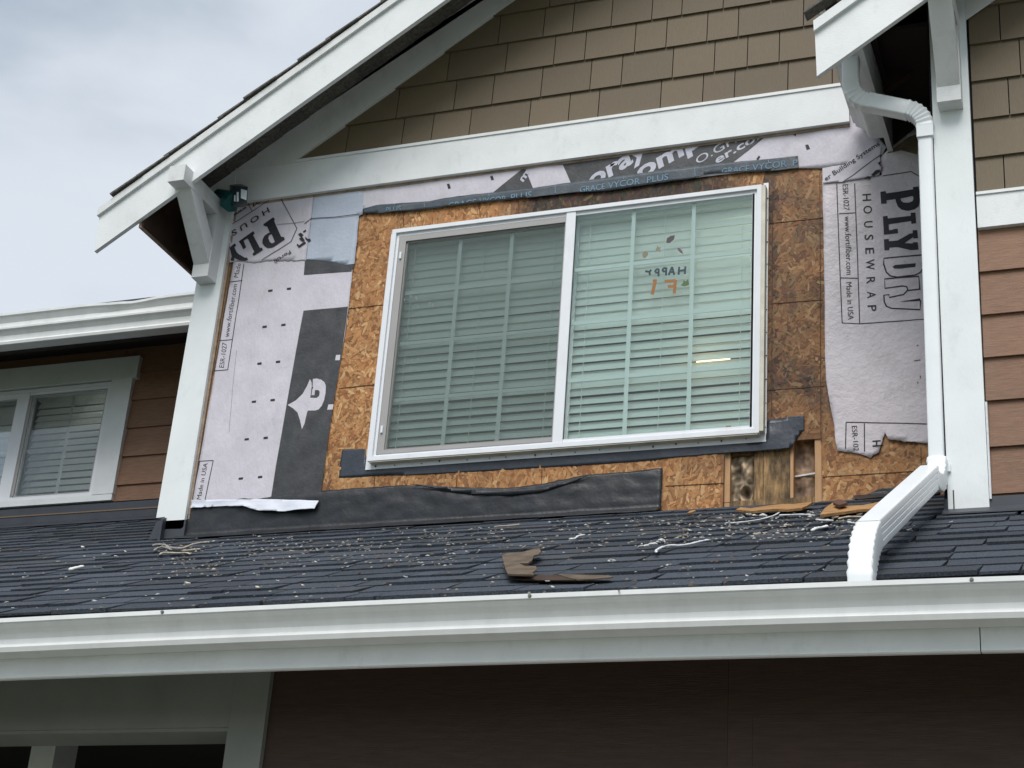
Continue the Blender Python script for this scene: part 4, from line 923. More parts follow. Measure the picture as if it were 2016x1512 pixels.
c5 = lambda P: pxs(P, 1140, 260, 5.04)
cl_top = ((1100, 309), (1640, 241), 1); cl_bot = ((1100, 368), (1437, 327), -1)
text('big_lettering', 'oray', c5([(110, 560)])[0], c5([(690, 215)])[0], (-8, -30), Y1, 'ink_white', stp, clip=[cl_top], bold=0.03)
text('big_lettering', 'omp', c5([(590, 480)])[0], c5([(1230, 120)])[0], (-8, -30), Y1, 'ink_white', stp, clip=[cl_top], bold=0.03)
text('lettering', 'O.GHI', c5([(1175, 325)])[0], c5([(1610, 75)])[0], (-5, -14), Y1, 'ink_white', stp, clip=[cl_top])
text('lettering', 'er.com', c5([(1365, 320)])[0], c5([(1900, 0)])[0], (-5, -14), Y1, 'ink_white', stp, clip=[cl_top], bold=0.02)
text('lettering', 'm', (1043, 341), (1030, 359), (-10, -7), Y1, 'ink_white', stp, bold=0.03)
for o in stp.children:
    if 'lettering' in o.name: o.location.y -= 0.0014
print_polys('tick_mark', [XZ(p, Y1) for p in ([(880, 363), (885, 362), (888, 371), (883, 373)], [(965, 348), (970, 346), (973, 354), (968, 356)], [(1560, 255), (1568, 262), (1566, 268), (1558, 261)], [(1585, 285), (1591, 284), (1595, 293), (1588, 295)], [(1489, 313), (1494, 306), (1497, 309), (1492, 317)])], YP, 'ink_black', stp)

# sill and head tapes
head = [(714, 411), (736, 405), (750, 403), (845, 396), (903, 386), (971, 379), (1046, 371), (1126, 358), (1225, 346), (1359, 328), (1436, 320), (1571, 307), (1572.6, 331), (1530, 335), (1478, 338.4), (1397, 342.3), (1353, 353), (1272, 363.7), (1195, 375.6), (1130, 379), (1066, 386.3), (947, 398), (840, 411.6), (769, 417.6), (714, 420)]
ht = sheet('flashing_tape', XZ(rag(head, 1.0, 12, 51), Y3), Y3, 'tape_slate', cell=0.02, extra=lambda x, z: 0.0015*noise.noise(Vector((x*25, z*9, 2)))); tag(ht, 'slate grey flashing tape printed GRACE VYCOR PLUS above the window', 'flashing tape')
def tline(px): # lower torn edge of the tape, as a line to clip lettering
    P = [(714, 420), (769, 417.6), (840, 411.6), (947, 398), (1066, 386.3), (1195, 375.6), (1272, 363.7), (1353, 353), (1397, 342.3), (1478, 338.4), (1573, 331)]
    for a, b in zip(P[:-1], P[1:]):
        if a[0] <= px <= b[0]: return a, b
for body, O, X, cap in (('GRACE', (883, 412.5), (938, 405.5), 13), ('VYCOR', (944, 404.5), (997, 398), 13), ('PLUS', (1006, 395.5), (1047, 390), 13), ('GRACE', (1142, 379.5), (1191, 372.5), 11.5), ('VYCOR', (1197, 371.5), (1260, 362.5), 12), ('PLUS', (1274, 360.5), (1316, 354.5), 12),
                     ('GRACE', (1421, 344), (1475, 337.5), 12), ('VYCOR', (1481, 336.5), (1549, 328), 12.5), ('P', (1561, 327), (1570, 326), 12), ('PLUS', (760, 418), (790, 415), 9)):
    a, b = tline((O[0]+X[0])/2)
    o = text('lettering', body, O, X, (0.5, -cap), Y3, 'ink_blue', ht, clip=[((a[0], a[1]-2.0), (b[0], b[1]-2.0), -1)])
    if o: o.location.y -= 0.0024
print_polys('printed_line', [stroke(XZ(l, Y3), 0.0028) for l in ([(835, 399), (837, 408)], [(1093, 365), (1093.5, 380)], [(1228, 347), (1228.5, 353)], [(1368, 330), (1369, 347)], [(1513, 315), (1513.5, 322)], [(963, 381), (963.5, 387)])], Y3-.0024, 'ink_blue', ht)
sill = [(673.5, 885), (719, 883), (722, 914), (1508, 868), (1511, 826), (1583, 818), (1583.5, 846), (1571, 858), (1560, 881), (1530, 886), (1480, 888), (1400, 893.5), (1300, 904), (1250, 909), (1060, 921), (850, 933), (760, 936), (667, 940.5), (669, 915)]
st = sheet('flashing_tape', XZ(rag(sill, 1.3, 14, 61), -0.0045), -0.0045, 'tape_black', cell=0.02, extra=lambda x, z: (0.012*max(0, 1-abs(x-1.93)/0.16)*max(0, noise.noise(Vector((x*9, z*9, 1)))+.5) if x > 1.86 else 0)+0.0012*noise.noise(Vector((x*30, z*30, 3)))); tag(st, 'black rubbery flashing tape under the window sill with its right end peeling', 'flashing tape')

# right side housewrap
RGT = [(1736, 345), (1733, 310), (1748, 296), (1790, 262), (1822, 238), (1858, 236), (1868, 880)] + rag([(1840, 873), (1780, 869.5), (1750, 865), (1742, 853), (1737, 871), (1730, 891), (1713.8, 901), (1700.5, 896), (1680.7, 891), (1649, 888)], 2.0, 5, 71) + rag([(1649, 888), (1644, 864.6), (1642.7, 838), (1634.4, 798), (1626, 748.8), (1623.8, 682.7), (1623.8, 600), (1622, 480), (1619, 355)], 1.2, 14, 75)
rwp = sheet('housewrap', XZ(RGT, Y1), Y1, 'wrap_grey', extra=lambda x, z: 0.0022*noise.noise(Vector((x*7, z*7+3, 9)))); tag(rwp, 'tall grey lilac housewrap sheet with vertical PLYDRY lettering right of the window', 'housewrap', G_W)
c54 = lambda P: pxs(P, 1640, 350, 5.04)
YQ = Y1-0.0012
rex = lambda x, z: 0.0022*noise.noise(Vector((x*7, z*7+3, 9)))
def follow(o):
    if isinstance(o, list):
        for q in o: follow(q)
        return
    """let print follow the extra relief of the right sheet"""
    if not o: return
    me = o.data; c = o.location
    for v in me.vertices: v.co.y -= rex(v.co.x+c.x, v.co.z+c.z)
Pr = [(470, 142), (522, 136), (530, 158), (795, 118), (795, 95), (850, 90), (868, 170), (866, 230), (850, 285), (810, 315), (740, 330), (680, 318), (645, 290), (628, 250), (620, 215), (532, 228), (535, 258), (478, 262)]
PrH = [(670, 208), (790, 185), (800, 205), (790, 235), (750, 250), (700, 248), (678, 232)]
Lr = [(495, 385), (540, 378), (545, 405), (770, 378), (770, 348), (818, 345), (825, 452), (778, 458), (775, 430), (552, 462), (556, 520), (598, 514), (600, 507), (642, 505), (645, 550), (505, 565)]
Yr = [(505, 612), (552, 606), (556, 630), (640, 622), (760, 555), (790, 550), (790, 522), (836, 520), (842, 600), (798, 603), (795, 590), (708, 648), (790, 652), (795, 640), (840, 640), (848, 712), (772, 718), (640, 688), (560, 694), (560, 718), (510, 722)]
follow(print_polys('bold_lettering', [XZ(c54(p), Y1) for p in (Pr, Lr, Yr)], YQ, 'ink_black', rwp, holes={0: XZ(c54(PrH), Y1)}))
outl = [[(885, 765), (505, 800), (503, 860), (530, 940), (570, 978), (640, 990), (820, 965), (870, 935), (890, 900)],
        [(862, 1110), (850, 978), (512, 1008), (516, 1100), (690, 1076), (732, 1082), (742, 1115), (700, 1160), (560, 1190), (556, 1162), (505, 1166), (508, 1230), (530, 1275), (580, 1296), (865, 1310), (868, 1215)],
        [(742, 1120), (862, 1105)]]
follow(print_polys('outlined_lettering', [stroke(XZ(c54(l), Y1), 0.0062) for l in outl] + [XZ(c54([(590, 885), (620, 868), (822, 848), (815, 885), (650, 906), (605, 902)]), Y1), XZ(c54([(655, 1232), (866, 1196), (866, 1222), (760, 1228)]), Y1)], YQ, 'ink_black', rwp))
HW = [(c_, (1640+xb/5.04, 350+ya/5.04), (1640+(xb+3)/5.04, 350+yb/5.04), (17, -1), 1, 0.01) for c_, xb, ya, yb in (('H', 292, 165, 233), ('O', 302, 282, 360), ('U', 308, 435, 497), ('S', 313, 568, 620), ('E', 320, 698, 758), ('W', 326, 812, 918), ('R', 332, 990, 1055), ('A', 338, 1130, 1198), ('P', 344, 1268, 1328))]
for b_, O, X, cv, sp, bd in tuple(HW)+(('ESR-1027', (1658.8, 364), (1661.6, 414.5), (11, -.7), 1, 0.0), ('www.fortifiber.com', (1662.8, 426.5), (1666.9, 541.5), (11.5, -.7), 1, 0.0),
                             ('Made in USA', (1665.8, 556.5), (1669.9, 629.8), (11, -.7), 1, 0.0), ('ESR-102', (1677, 839), (1680.6, 888), (10.5, -.5), 1, 0.0), ('H', (1718, 868), (1718.5, 880), (16, -1), 1, 0.02)):
    o = text('lettering', b_, O, X, cv, Y1, 'ink_black', rwp, spacing=sp, bold=bd); follow(o); o.location.y -= 0.0012
follow(print_polys('printed_line', [stroke(XZ(l, Y1), 0.0042) for l in ([(1647.5, 362), (1652.5, 500), (1657.9, 635.7)], [(1682.7, 362), (1688, 500), (1692.6, 637.7)], [(1657.9, 635.7), (1692.6, 637.7), (1820.6, 628.8)], [(1652, 421.4), (1683.7, 419.4)], [(1655, 547.4), (1689.6, 548.4)], [(1738, 347), (1793.4, 338), (1812, 348.5)],
        [(1827.8, 834.8), (1665.8, 831.5)], [(1665.8, 831.5), (1664.5, 884)], [(1702, 834), (1702, 889)])], YQ, 'ink_black', rwp))
follow(print_polys('scuff', [stroke(XZ(l, Y1), 0.004) for l in ([(1805, 682), (1808, 679)], [(1800, 711), (1812, 709)], [(1806, 752), (1808, 755)], [(1766, 868), (1774, 867)], [(1812, 740), (1812, 745)], [(1826, 850), (1829, 853)])], YQ, 'stain_brown', rwp))
follow(print_polys('water_stain', [XZ([(1745, 303), (1775, 297), (1806, 305), (1806, 300), (1812, 262), (1790, 270), (1760, 292)], Y1)], YQ, 'stain_brown', rwp))
flap = rag([(1619, 331), (1662, 325), (1690, 303), (1722, 284), (1736, 291), (1733, 310), (1737, 330), (1731, 345), (1700, 352), (1660, 358), (1620, 361)], 1.2, 7, 81)
fl = sheet('housewrap', XZ(flap, Y2-.001), Y2-.001, 'wrap_white', cell=0.012, extra=lambda x, z: 0.003*noise.noise(Vector((x*22, z*30, 1)))+.0015); fl.data.materials[0] = MATS['wrap_lilac']
tag(fl, 'small crumpled flap of wrap with slanted lettering at the upper right of the window', 'housewrap', G_W)
c7 = lambda P: pxs(P, 1640, 250, 7.562)
fx = lambda x, z: 0.003*noise.noise(Vector((x*22, z*30, 1)))+.0015
def follow2(o, d):
    if isinstance(o, list):
        for q in o: follow2(q, d)
        return
    if not o: return
    c = o.location
    for v in o.data.vertices: v.co.y -= fx(v.co.x+c.x, v.co.z+c.z)
    o.location.y -= d
follow2(text('lettering', 'er Building Systems', (1626, 357), (1733, 286), (-4.6, -7.4), Y2-.001, 'ink_black', fl, bold=0.012, cell=0.015), 0.0012)
for q in ([(150, 825), (300, 725), (480, 590), (720, 420)],): follow2(print_polys('printed_line', [stroke(XZ(c7(q), Y2), 0.004)], Y2-.001, 'ink_black', fl), .0012)
follow2(print_polys('blot', [XZ(c7(p), Y2) for p in ([(570, 720), (640, 655), (700, 645), (705, 680), (640, 720), (600, 745)], [(460, 785), (520, 745), (560, 750), (560, 780)], [(670, 545), (720, 515), (705, 560), (728, 600), (700, 590)])], Y2-.001, 'ink_black', fl), .0012)

# black building paper at the foot of the wall, lapping onto the roof
def paper(top, x_end_pts, name, lbl, seed):
    T = XZ(top, -0.006); xs = [T[0][0]+(T[-1][0]-T[0][0])*i/110 for i in range(111)]
    def zt(x):
        for a, b in zip(T[:-1], T[1:]):
            if a[0] <= x <= b[0]: return a[1]+(b[1]-a[1])*(x-a[0])/(b[0]-a[0]+1e-9)
        return T[-1][1]
    vs, fs = [], []; NV = 22
    for i, x in enumerate(xs):
        z1 = zt(x)+0.004*noise.noise(Vector((x*28, 0, seed)))+0.002*noise.noise(Vector((x*90, 3, seed))); zb_ = ZJ+0.020; lap_ = 0.055+0.012*noise.noise(Vector((x*4, 2, seed))); 
        for j in range(NV+1):
            s = j/NV
            if s < 0.7:
                k = s/0.7; z = z1+(zb_-z1)*k
                y = -0.007-0.004*k - (0.006*abs(noise.noise(Vector((x*3.5+z*5, z*9, seed))))+0.006*abs(noise.noise(Vector((x*11-z*9, z*16, seed+3)))))*min(1, 6*k*1.2)*min(1, (1-k)*5+.3)
            else:
                k = (s-0.7)/0.3; y = -0.014-lap_*k; z = ZJ+SL*y+0.0175+0.006*(1-k)+0.004*noise.noise(Vector((x*8, k*2, seed)))
            vs.append((x, y, z))
    for i in range(110):
        for j in range(NV): k = i*(NV+1)+j; fs.append((k, k+NV+1, k+NV+2, k+1))
    me = bpy.data.meshes.new(name); me.from_pydata(vs, [], fs)
    for p in me.polygons: p.use_smooth = True
    o = link(name, me, m='black_paper'); s = o.modifiers.new('thickness', 'SOLIDIFY'); s.thickness = 0.001; tag(o, lbl, 'building paper'); return o
bp = paper([(362, 998), (430, 985), (520, 978), (640, 965.5), (720, 960), (800, 955), (860, 958), (930, 960), (1000, 961), (1060, 954), (1130, 940), (1163, 934), (1240, 929), (1298, 922), (1305, 923)], None, 'building_paper', 'long wrinkled black building paper along the foot of the stripped wall', 2.0)
fold = XZ([(800, 953), (860, 957), (930, 963), (1000, 966), (1060, 961), (1140, 941), (1163, 934), (1140, 946), (1060, 970), (1000, 976), (930, 973), (860, 963)], -0.016)
sheet('fold', fold, -0.019, 'black_paper', bp, cell=0.02, extra=lambda x, z: 0.004*noise.noise(Vector((x*9, z*9, 2))))
paper([(1683, 984), (1705, 976), (1728, 964), (1745, 961), (1775, 958), (1800, 959), (1815, 957), (1850, 958)], None, 'building_paper', 'short black flap of building paper beside the downspout', 6.0)

# ------------------------------------------------------------------ gutters
def gutter_prof(y0, zt, h=0.105, wd=0.118):
    """K style, y0 = back, front lip at y0-wd; closed thin profile"""
    yf = y0-wd
    o = [(y0, zt+0.004), (y0, zt-h), (yf+0.052, zt-h), (yf+0.040, zt-h+.001), (yf+0.034, zt-h+.016), (yf+0.036, zt-h+.020), (yf+0.043, zt-h+.028), (yf+0.044, zt-h+.045), (yf+0.034, zt-h+.062), (yf+0.016, zt-h+.075), (yf+0.006, zt-h+.086), (yf+.007, zt-.016), (yf, zt-.014), (yf, zt), (yf+.012, zt+.001),
         (yf+.012, zt-.012), (yf+.011, zt-h+.084), (yf+.040, zt-h+.062), (yf+.049, zt-h+.045), (yf+.048, zt-h+.026), (yf+.044, zt-h+.006), (y0-.003, zt-h+.003), (y0-.003, zt+.004)]
    return o
gt = swept('gutter', gutter_prof(-1.9625, -1.361), -4.3, 4.7, 'gutter_metal', None, 40)
tag(gt, 'long white eave gutter running the full width below the dark porch roof', 'gutter')
for (a, b) in ((320, 1204), (1043, 1171), (1913, 1143.5)):
    p = W(a, b, -2.081); bm = bmesh.new(); bmesh.ops.create_cone(bm, cap_ends=True, segments=10, radius1=0.006, radius2=0.0045, depth=0.006); bmesh.ops.rotate(bm, verts=bm.verts, matrix=Matrix.Rotation(pi/2, 3, 'X')); bmesh.ops.translate(bm, verts=bm.verts, vec=(p.x, -2.083, -1.368+bow(p.x))); finish('screw', bm, 'screw', gt)
# left section gutter, dented
gp = gutter_prof(0.60, 1.285, h=0.185, wd=0.118)
bm = bmesh.new(); rings = []; N = 90
gp = [(0.60, 1.287), (0.60, 1.112), (0.535, 1.112), (0.522, 1.114), (0.518, 1.128), (0.527, 1.140), (0.527, 1.168), (0.512, 1.186), (0.498, 1.195), (0.497, 1.206), (0.506, 1.212), (0.509, 1.235), (0.492, 1.262), (0.484, 1.270), (0.484, 1.284), (0.496, 1.285), (0.512, 1.236), (0.53, 1.16), (0.597, 1.118), (0.597, 1.287)]
gp = [(y-.0, 1.287+(z-1.287)*1.06) for y, z in gp]
for i in range(N+1):
    x = -9.6+(-1.236+9.6)*i/N if i < 20 else -6.812+(-1.236+6.812)*(i-20)/(N-20); dn = math.exp(-((x+1.82)/0.16)**2)
    rings.append([bm.verts.new((x, y+(0.012*dn*noise.noise(Vector((x*9, z*9, 0)))+.006*dn if z > 1.21 else 0), z-(0.010*dn if z > 1.25 else 0))) for y, z in gp])
for A, B in zip(rings[:-1], rings[1:]):
    for j in range(len(gp)): bm.faces.new((A[j], B[j], B[(j+1) % len(gp)], A[(j+1) % len(gp)]))
bm.faces.new(rings[0]); bm.faces.new(rings[-1][::-1])
tag(finish('gutter', bm, 'gutter_metal'), 'dented white gutter over the shaded window at the left', 'gutter')
# short gutter along the right gable's eave, running in depth
GP = [(2.4015, 1.475), (2.4015, 1.358), (2.345, 1.358), (2.332, 1.362), (2.318, 1.378), (2.312, 1.402), (2.290, 1.422), (2.268, 1.436), (2.266, 1.452), (2.256, 1.454), (2.256, 1.466), (2.270, 1.467), (2.294, 1.43), (2.318, 1.40), (2.34, 1.37), (2.3985, 1.363), (2.3985, 1.475)]
bm = bmesh.new(); addprism(bm, [(x, -0.893, z) for x, z in GP], [(x, -0.046, z) for x, z in GP]); g3 = finish('gutter', bm, 'old_white_paint'); tag(g3, 'short gutter running back to the wall under the top right eave, behind the bent downspout', 'gutter')

# ------------------------------------------------------------------ downspout
def rrect(wd, dp, ribs=True):
    """rounded rectangle with ribs; local (a,b): a along width, b along depth"""
    r = 0.007; P = []
    def arc(cx, cy, a0):
        for k in range(4): t_ = a0+k*pi/6; P.append((cx+r*cos(t_), cy+r*sin(t_)))
    hw, hd = wd/2, dp/2
    def ribline(p, q, n):
        p = Vector(p); q = Vector(q); d_ = (q-p); nn = Vector((d_.y, -d_.x)).normalized()
        for k in range(n):
            c = (k+1)/(n+1)
            for off, dd in ((-0.10/n*1.2, 0), (-0.03/n*1.5, -0.0024), (0.03/n*1.5, -0.0024), (0.10/n*1.2, 0)): v = p+d_*(c+off)+nn*dd; P.append((v.x, v.y))
    arc(hw-r, -hd+r, -pi/2); ribline((hw, -hd+r), (hw, hd-r), 3) if ribs else None
    arc(hw-r, hd-r, 0); arc(-hw+r, hd-r, pi/2); ribline((-hw, hd-r), (-hw, -hd+r), 3) if ribs else None
    arc(-hw+r, -hd+r, pi); return P
def pipe(name, path, wd, dp, side, m, parent, crimp=None, ribs=True):
    """path list of Vectors; side = constant width direction; crimp: per point scale"""
    prof = rrect(wd, dp, ribs); bm = bmesh.new(); rings = []
    for i, p in enumerate(path):
        tdir = (path[min(i+1, len(path)-1)]-path[max(i-1, 0)]).normalized(); sdv = (side-tdir*side.dot(tdir)).normalized(); n = tdir.cross(sdv).normalized()
        if i in (0, len(path)-1): pass
        s = crimp[i] if crimp else 1.0
        rings.append([bm.verts.new(p+sdv*a*s+n*b*s) for a, b in prof])
    k = len(prof)
    for A, B in zip(rings[:-1], rings[1:]):
        for j in range(k): bm.faces.new((A[j], B[j], B[(j+1) % k], A[(j+1) % k]))
    for R_ in (rings[0], rings[-1][::-1]): bm.faces.new(R_)
    o = finish(name, bm, m, parent)
    for p in o.data.polygons: p.use_smooth = len(p.vertices) == 4
    e = o.modifiers.new('edges', 'EDGE_SPLIT'); e.split_angle = radians(38); return o
def bend(a, c, b, n=12, k=0.5, amp=0.05):
    pts, cr_ = [], []
    for i in range(n+1):
        t_ = i/n; p = a*(1-t_)**2+c*2*t_*(1-t_)+b*t_*t_; pts.append(p); cr_.append(1.0 if i in (0, n) else (1.0+amp*(1 if i % 2 else -0.6)))
    return pts, cr_
dsr = empty('downspout', Vector((2.62, -0.66, -0.60))); tag(dsr, 'white downspout bending from the top right eave down the wall and over the porch roof', 'downspout')
A0 = W(1672, 130, -0.66); A0 = Vector((2.352, -0.66, 1.372)); A1 = Vector((2.352, -0.665, 1.255)); 
K1 = Vector((2.352, -0.665, 1.150)); B0 = Vector((2.435, -0.655, 1.140)); B1 = Vector((2.565, -0.650, 1.090)); K2 = Vector((2.642, -0.648, 1.065)); B2 = Vector((2.642, -0.648, 0.985))
pt, cc = bend(A1, K1, B0, 14, amp=.085)
pipe('elbow', [A0]+pt, 0.058, 0.068, Vector((0, 1, 0)), 'downspout_metal', dsr, [1]+cc, False)
pipe('pipe', [B0-(B1-B0)*0.08, B0+(B1-B0)*0.5, B1+(B1-B0)*.1], 0.060, 0.070, Vector((0, 1, 0)), 'downspout_metal', dsr, [.98, .98, .98], False)
pt, cc = bend(B1, K2, B2, 14, amp=.085)
pipe('elbow', pt, 0.058, 0.067, Vector((0, 1, 0)), 'downspout_metal', dsr, cc, False)
V0 = Vector((2.642, -0.648, 1.005)); V1 = Vector((2.642, -0.652, -0.470))
o = pipe('pipe', [V0, V0.lerp(V1, .5), V1], 0.058, 0.056, Vector((1, 0, 0)), 'downspout_metal', dsr, [.97, .97, .97], False); o['label'] = 'long vertical pipe beside the white corner board'
# strap
zs_ = W(1840, 915, -0.70).z
box('strap', 2.611, 2.6755, -0.684, -0.655, zs_-.016, zs_+.016, 'downspout_metal', dsr, 0.002)
box('strap_tab', 2.6757, 2.690, -0.664, -0.6525, zs_-.014, zs_+.014, 'downspout_metal', dsr, 0.002)
box('strap', 2.611, 2.6755, -0.684, -0.655, 0.935, 0.985, 'downspout_metal', dsr, 0.002)
# lower run over the roof
h = 0.055
E0 = Vector((2.645, -0.655, -0.462)); E1 = Vector((2.640, -0.700, -0.535)); L0 = RP(1829, 992, 0.06); 
S0 = Vector((2.628, -0.800, ZJ+SL*(-0.800)+0.165)); S1 = Vector((2.588, -1.870, ZJ+SL*(-1.870)+0.120)); G0 = Vector((2.584, -2.005, -1.335)); G1 = Vector((2.584, -2.008, -1.385))
pt, cc = bend(E0+Vector((0, 0, .02)), Vector((2.642, -0.665, -0.570)), S0, 14, amp=.07)
pipe('elbow', pt, 0.070, 0.066, Vector((1, 0, 0)), 'downspout_metal', dsr, cc, False)
o = pipe('pipe', [S0-(S1-S0)*.03, S0.lerp(S1, .5), S1+(S1-S0)*.02], 0.068, 0.088, Vector((1, 0, 0)), 'downspout_metal', dsr, [1, 1, 1]); o['label'] = 'ribbed pipe lying down the porch roof'
pt, cc = bend(S1, Vector((2.584, -1.995, -1.225)), G0, 16, amp=.07)
pipe('elbow', pt+[G1], 0.070, 0.080, Vector((1, 0, 0)), 'downspout_metal', dsr, cc+[1], False)

# ------------------------------------------------------------------ lamp on the left post
lm = empty('security_lamp', Vector((-0.92, -0.04, 1.46))); tag(lm, 'dark teal outdoor lamp with square glass head at the left post', 'outdoor lamp')
def hexa(name, pts8, m): # two rings of four
    bm = bmesh.new(); addprism(bm, pts8[:4], pts8[4:]); return finish(name, bm, m, lm, bevel=0.004, segs=2)
def P3(px, py, y): v = W(px, py, y); return (v.x, y, v.z)
def cone(name, a, b, r1, r2, m, n=14):
    bm = bmesh.new(); d_ = (b-a); M = d_.to_track_quat('Z', 'Y').to_matrix().to_4x4(); M.translation = (a+b)/2
    bmesh.ops.create_cone(bm, cap_ends=True, segments=n, radius1=r1, radius2=r2, depth=d_.length, matrix=M); o = finish(name, bm, m, lm, bevel=0.002)
    return o
a = Vector(P3(430, 382, -0.05)); b = Vector(P3(462, 392, -0.13)); cone('mount', a, b, 0.028, 0.040, 'teal_plastic')
cone('shade', Vector(P3(448, 404, -0.10)), Vector(P3(466, 380, -0.15)), 0.052, 0.030, 'teal_plastic', 6)
hexa('lamp_head', [P3(456, 366, -0.14), P3(469, 361, -0.14), P3(484, 366, -0.14), P3(489, 372, -0.14)][:0] or [P3(458, 366, -.20), P3(488, 368, -.20), P3(486, 404, -.20), P3(460, 408, -.20), P3(452, 364, -.10), P3(474, 362, -.10), P3(478, 398, -.10), P3(452, 404, -.10)], 'dark_plastic')
def quad(name, pts, m, y):
    bm = bmesh.new(); A = [Vector(P3(a, b, y)) for a, b in pts]; addprism(bm, [tuple(v) for v in A], [(v.x, v.y+.004, v.z) for v in A]); finish(name, bm, m, lm)
quad('lens', [(474.5, 372), (486, 375), (484.5, 394), (474, 390)], 'lamp_glass', -0.205)
quad('lens', [(461.5, 384), (463.5, 384), (463.5, 396), (460.5, 396)], 'lamp_glass', -0.205)
quad('lens', [(466, 378), (469.5, 378), (469.5, 396), (466, 397)], 'lamp_glass', -0.205)
a, b = Vector(P3(465, 328, -0.030)), Vector(P3(463, 362, -0.12)); cone('cable', a, b, 0.0018, 0.0018, 'white_paint', 6)

# ------------------------------------------------------------------ debris on the porch roof
def on_roof(pts, h): return [RP(a, b, h) for a, b in pts]
def slab(name, pts, h, th, m, label, cat, group=None, hfun=None):
    bm = bmesh.new(); P = on_roof(pts, h)
    if hfun: P = [p+RN*hfun(i/len(P)) for i, p in enumerate(P)]
    addprism(bm, [tuple(p) for p in P], [tuple(p-RN*th) for p in P]); o = finish(name, bm, m); return tag(o, label, cat, group)
slab('wood_offcut', [(1448, 1003), (1458, 999), (1478, 1000), (1500, 997), (1540, 992), (1562, 992), (1600, 988), (1590, 995), (1578, 1000), (1550, 1003), (1520, 1002), (1480, 1006)], 0.032, 0.009, 'raw_wood', 'splintered pale plank lying below the opened studs', 'wood offcut')
o = slab('wood_offcut', [(1614, 1013), (1624, 1000), (1640, 989), (1652, 988), (1664, 996), (1700, 994), (1745, 985), (1778, 979), (1782, 984), (1770, 996), (1735, 1000), (1690, 1003), (1650, 1009)], 0.036, 0.010, 'raw_wood', 'long split orange plank lying beside the downspout', 'wood offcut')
bm = bmesh.new(); P = on_roof([(1640, 989), (1648, 983), (1660, 984), (1668, 990), (1652, 994)], 0.055); addprism(bm, [tuple(p) for p in P], [tuple(p-RN*.01) for p in P]); tag(finish('bark_scrap', bm, 'chip_brown'), 'small curled dark brown scrap on the split orange plank', 'scrap')
cz = lambda P: pxs(P, 880, 1000, 5.04)
slab('torn_board', cz([(545, 470), (600, 446), (740, 440), (860, 405), (920, 398), (932, 432), (905, 462), (862, 470), (842, 520), (800, 548), (715, 548), (765, 572), (884, 576), (888, 610), (846, 640), (868, 660), (605, 655), (578, 600), (560, 530)]), 0.038, 0.006, 'torn_board', 'curled brown torn board with a notched end in the middle of the roof', 'torn board')
slab('board_shadow', cz([(600, 652), (870, 662), (1130, 664), (1300, 700), (1420, 712), (1040, 716), (720, 708), (612, 690)]), 0.020, 0.003, 'dark_wood', 'dark strip put in as the shadow under the notched torn board', 'painted shadow')  # dark slab laid in for the shadow below the torn board
slab('wood_splinter', cz([(1090, 655), (1350, 662), (1600, 668), (1650, 684), (1480, 700), (1300, 712), (1200, 690)]), 0.022, 0.004, 'torn_board', 'long tapering brown splinter beside the notched torn board', 'splinter')
slab('wood_splinter', pxs([(730, 95), (800, 55), (880, 42), (905, 48), (850, 75), (790, 95)], 1280, 1000, 10.08), 0.030, 0.006, 'raw_wood', 'short pale splinter at the foot of the bare board', 'splinter')
def cord(name, pts, r, m, label, h=0.018):
    P = [RP(a, b, h+0.010*abs(noise.noise(Vector((a*.05, b*.05, 3))))) for a, b in pts]
    Q = []
    for i in range(len(P)-1):       # Catmull-Rom
        p0, p1, p2, p3 = P[max(i-1, 0)], P[i], P[i+1], P[min(i+2, len(P)-1)]
        for k in range(5):
            t_ = k/5; Q.append(0.5*((2*p1)+(p2-p0)*t_+(2*p0-5*p1+4*p2-p3)*t_*t_+(3*p1-p0-3*p2+p3)*t_**3))
    Q.append(P[-1]); bm = bmesh.new(); rings = []
    for i, p in enumerate(Q):
        d_ = (Q[min(i+1, len(Q)-1)]-Q[max(i-1, 0)]).normalized(); s = d_.cross(RN).normalized(); n = s.cross(d_); rr_ = r*(0.75+0.5*noise.noise(Vector((i*.6, pts[0][0], 1)))+.2)
        if i in (0, len(Q)-1): rr_ *= .5
        rings.append([bm.verts.new(p+s*rr_*cos(k*pi/3)*1.3+n*rr_*sin(k*pi/3)*.8) for k in range(6)])
    for A, B in zip(rings[:-1], rings[1:]):
        for j in range(6): bm.faces.new((A[j], B[j], B[(j+1) % 6], A[(j+1) % 6]))
    bm.faces.new(rings[0]); bm.faces.new(rings[-1][::-1]); tag(finish(name, bm, m, smooth=True), label, 'caulk strip')
z10 = lambda P: pxs(P, 1280, 1000, 10.08)
z84 = lambda P: pxs(P, 280, 960, 8.4)
z72 = lambda P: pxs(P, 1400, 860, 7.2)
z75 = lambda P: pxs(P, 1640, 950, 7.56)
cord('caulk_strip', z10([(125, 880), (130, 835), (280, 762), (420, 740), (600, 742), (800, 712), (1000, 662), (1170, 630)]), 0.0042, 'caulk', 'long curved white caulk strip right of the roof centre')
cord('caulk_strip', z72([(255, 1222), (400, 1212), (560, 1192), (740, 1160), (900, 1110), (985, 1060)]), 0.0035, 'caulk', 'thin white caulk strip rising to the right below the splintered plank')
cord('caulk_strip', z72([(960, 1112), (1100, 1106), (1250, 1100), (1420, 1104)]), 0.0040, 'caulk', 'straight white caulk strip just below the splintered plank')
cord('caulk_strip', z75([(215, 585), (290, 600), (400, 608), (500, 606), (598, 602)]), 0.0038, 'caulk', 'white caulk strip left of the ribbed downspout')
cord('caulk_strip', z75([(85, 540), (200, 515), (350, 508), (500, 522), (600, 540)]), 0.005, 'chip_pale', 'pale dusty caulk strip between the split plank and the ribbed downspout')
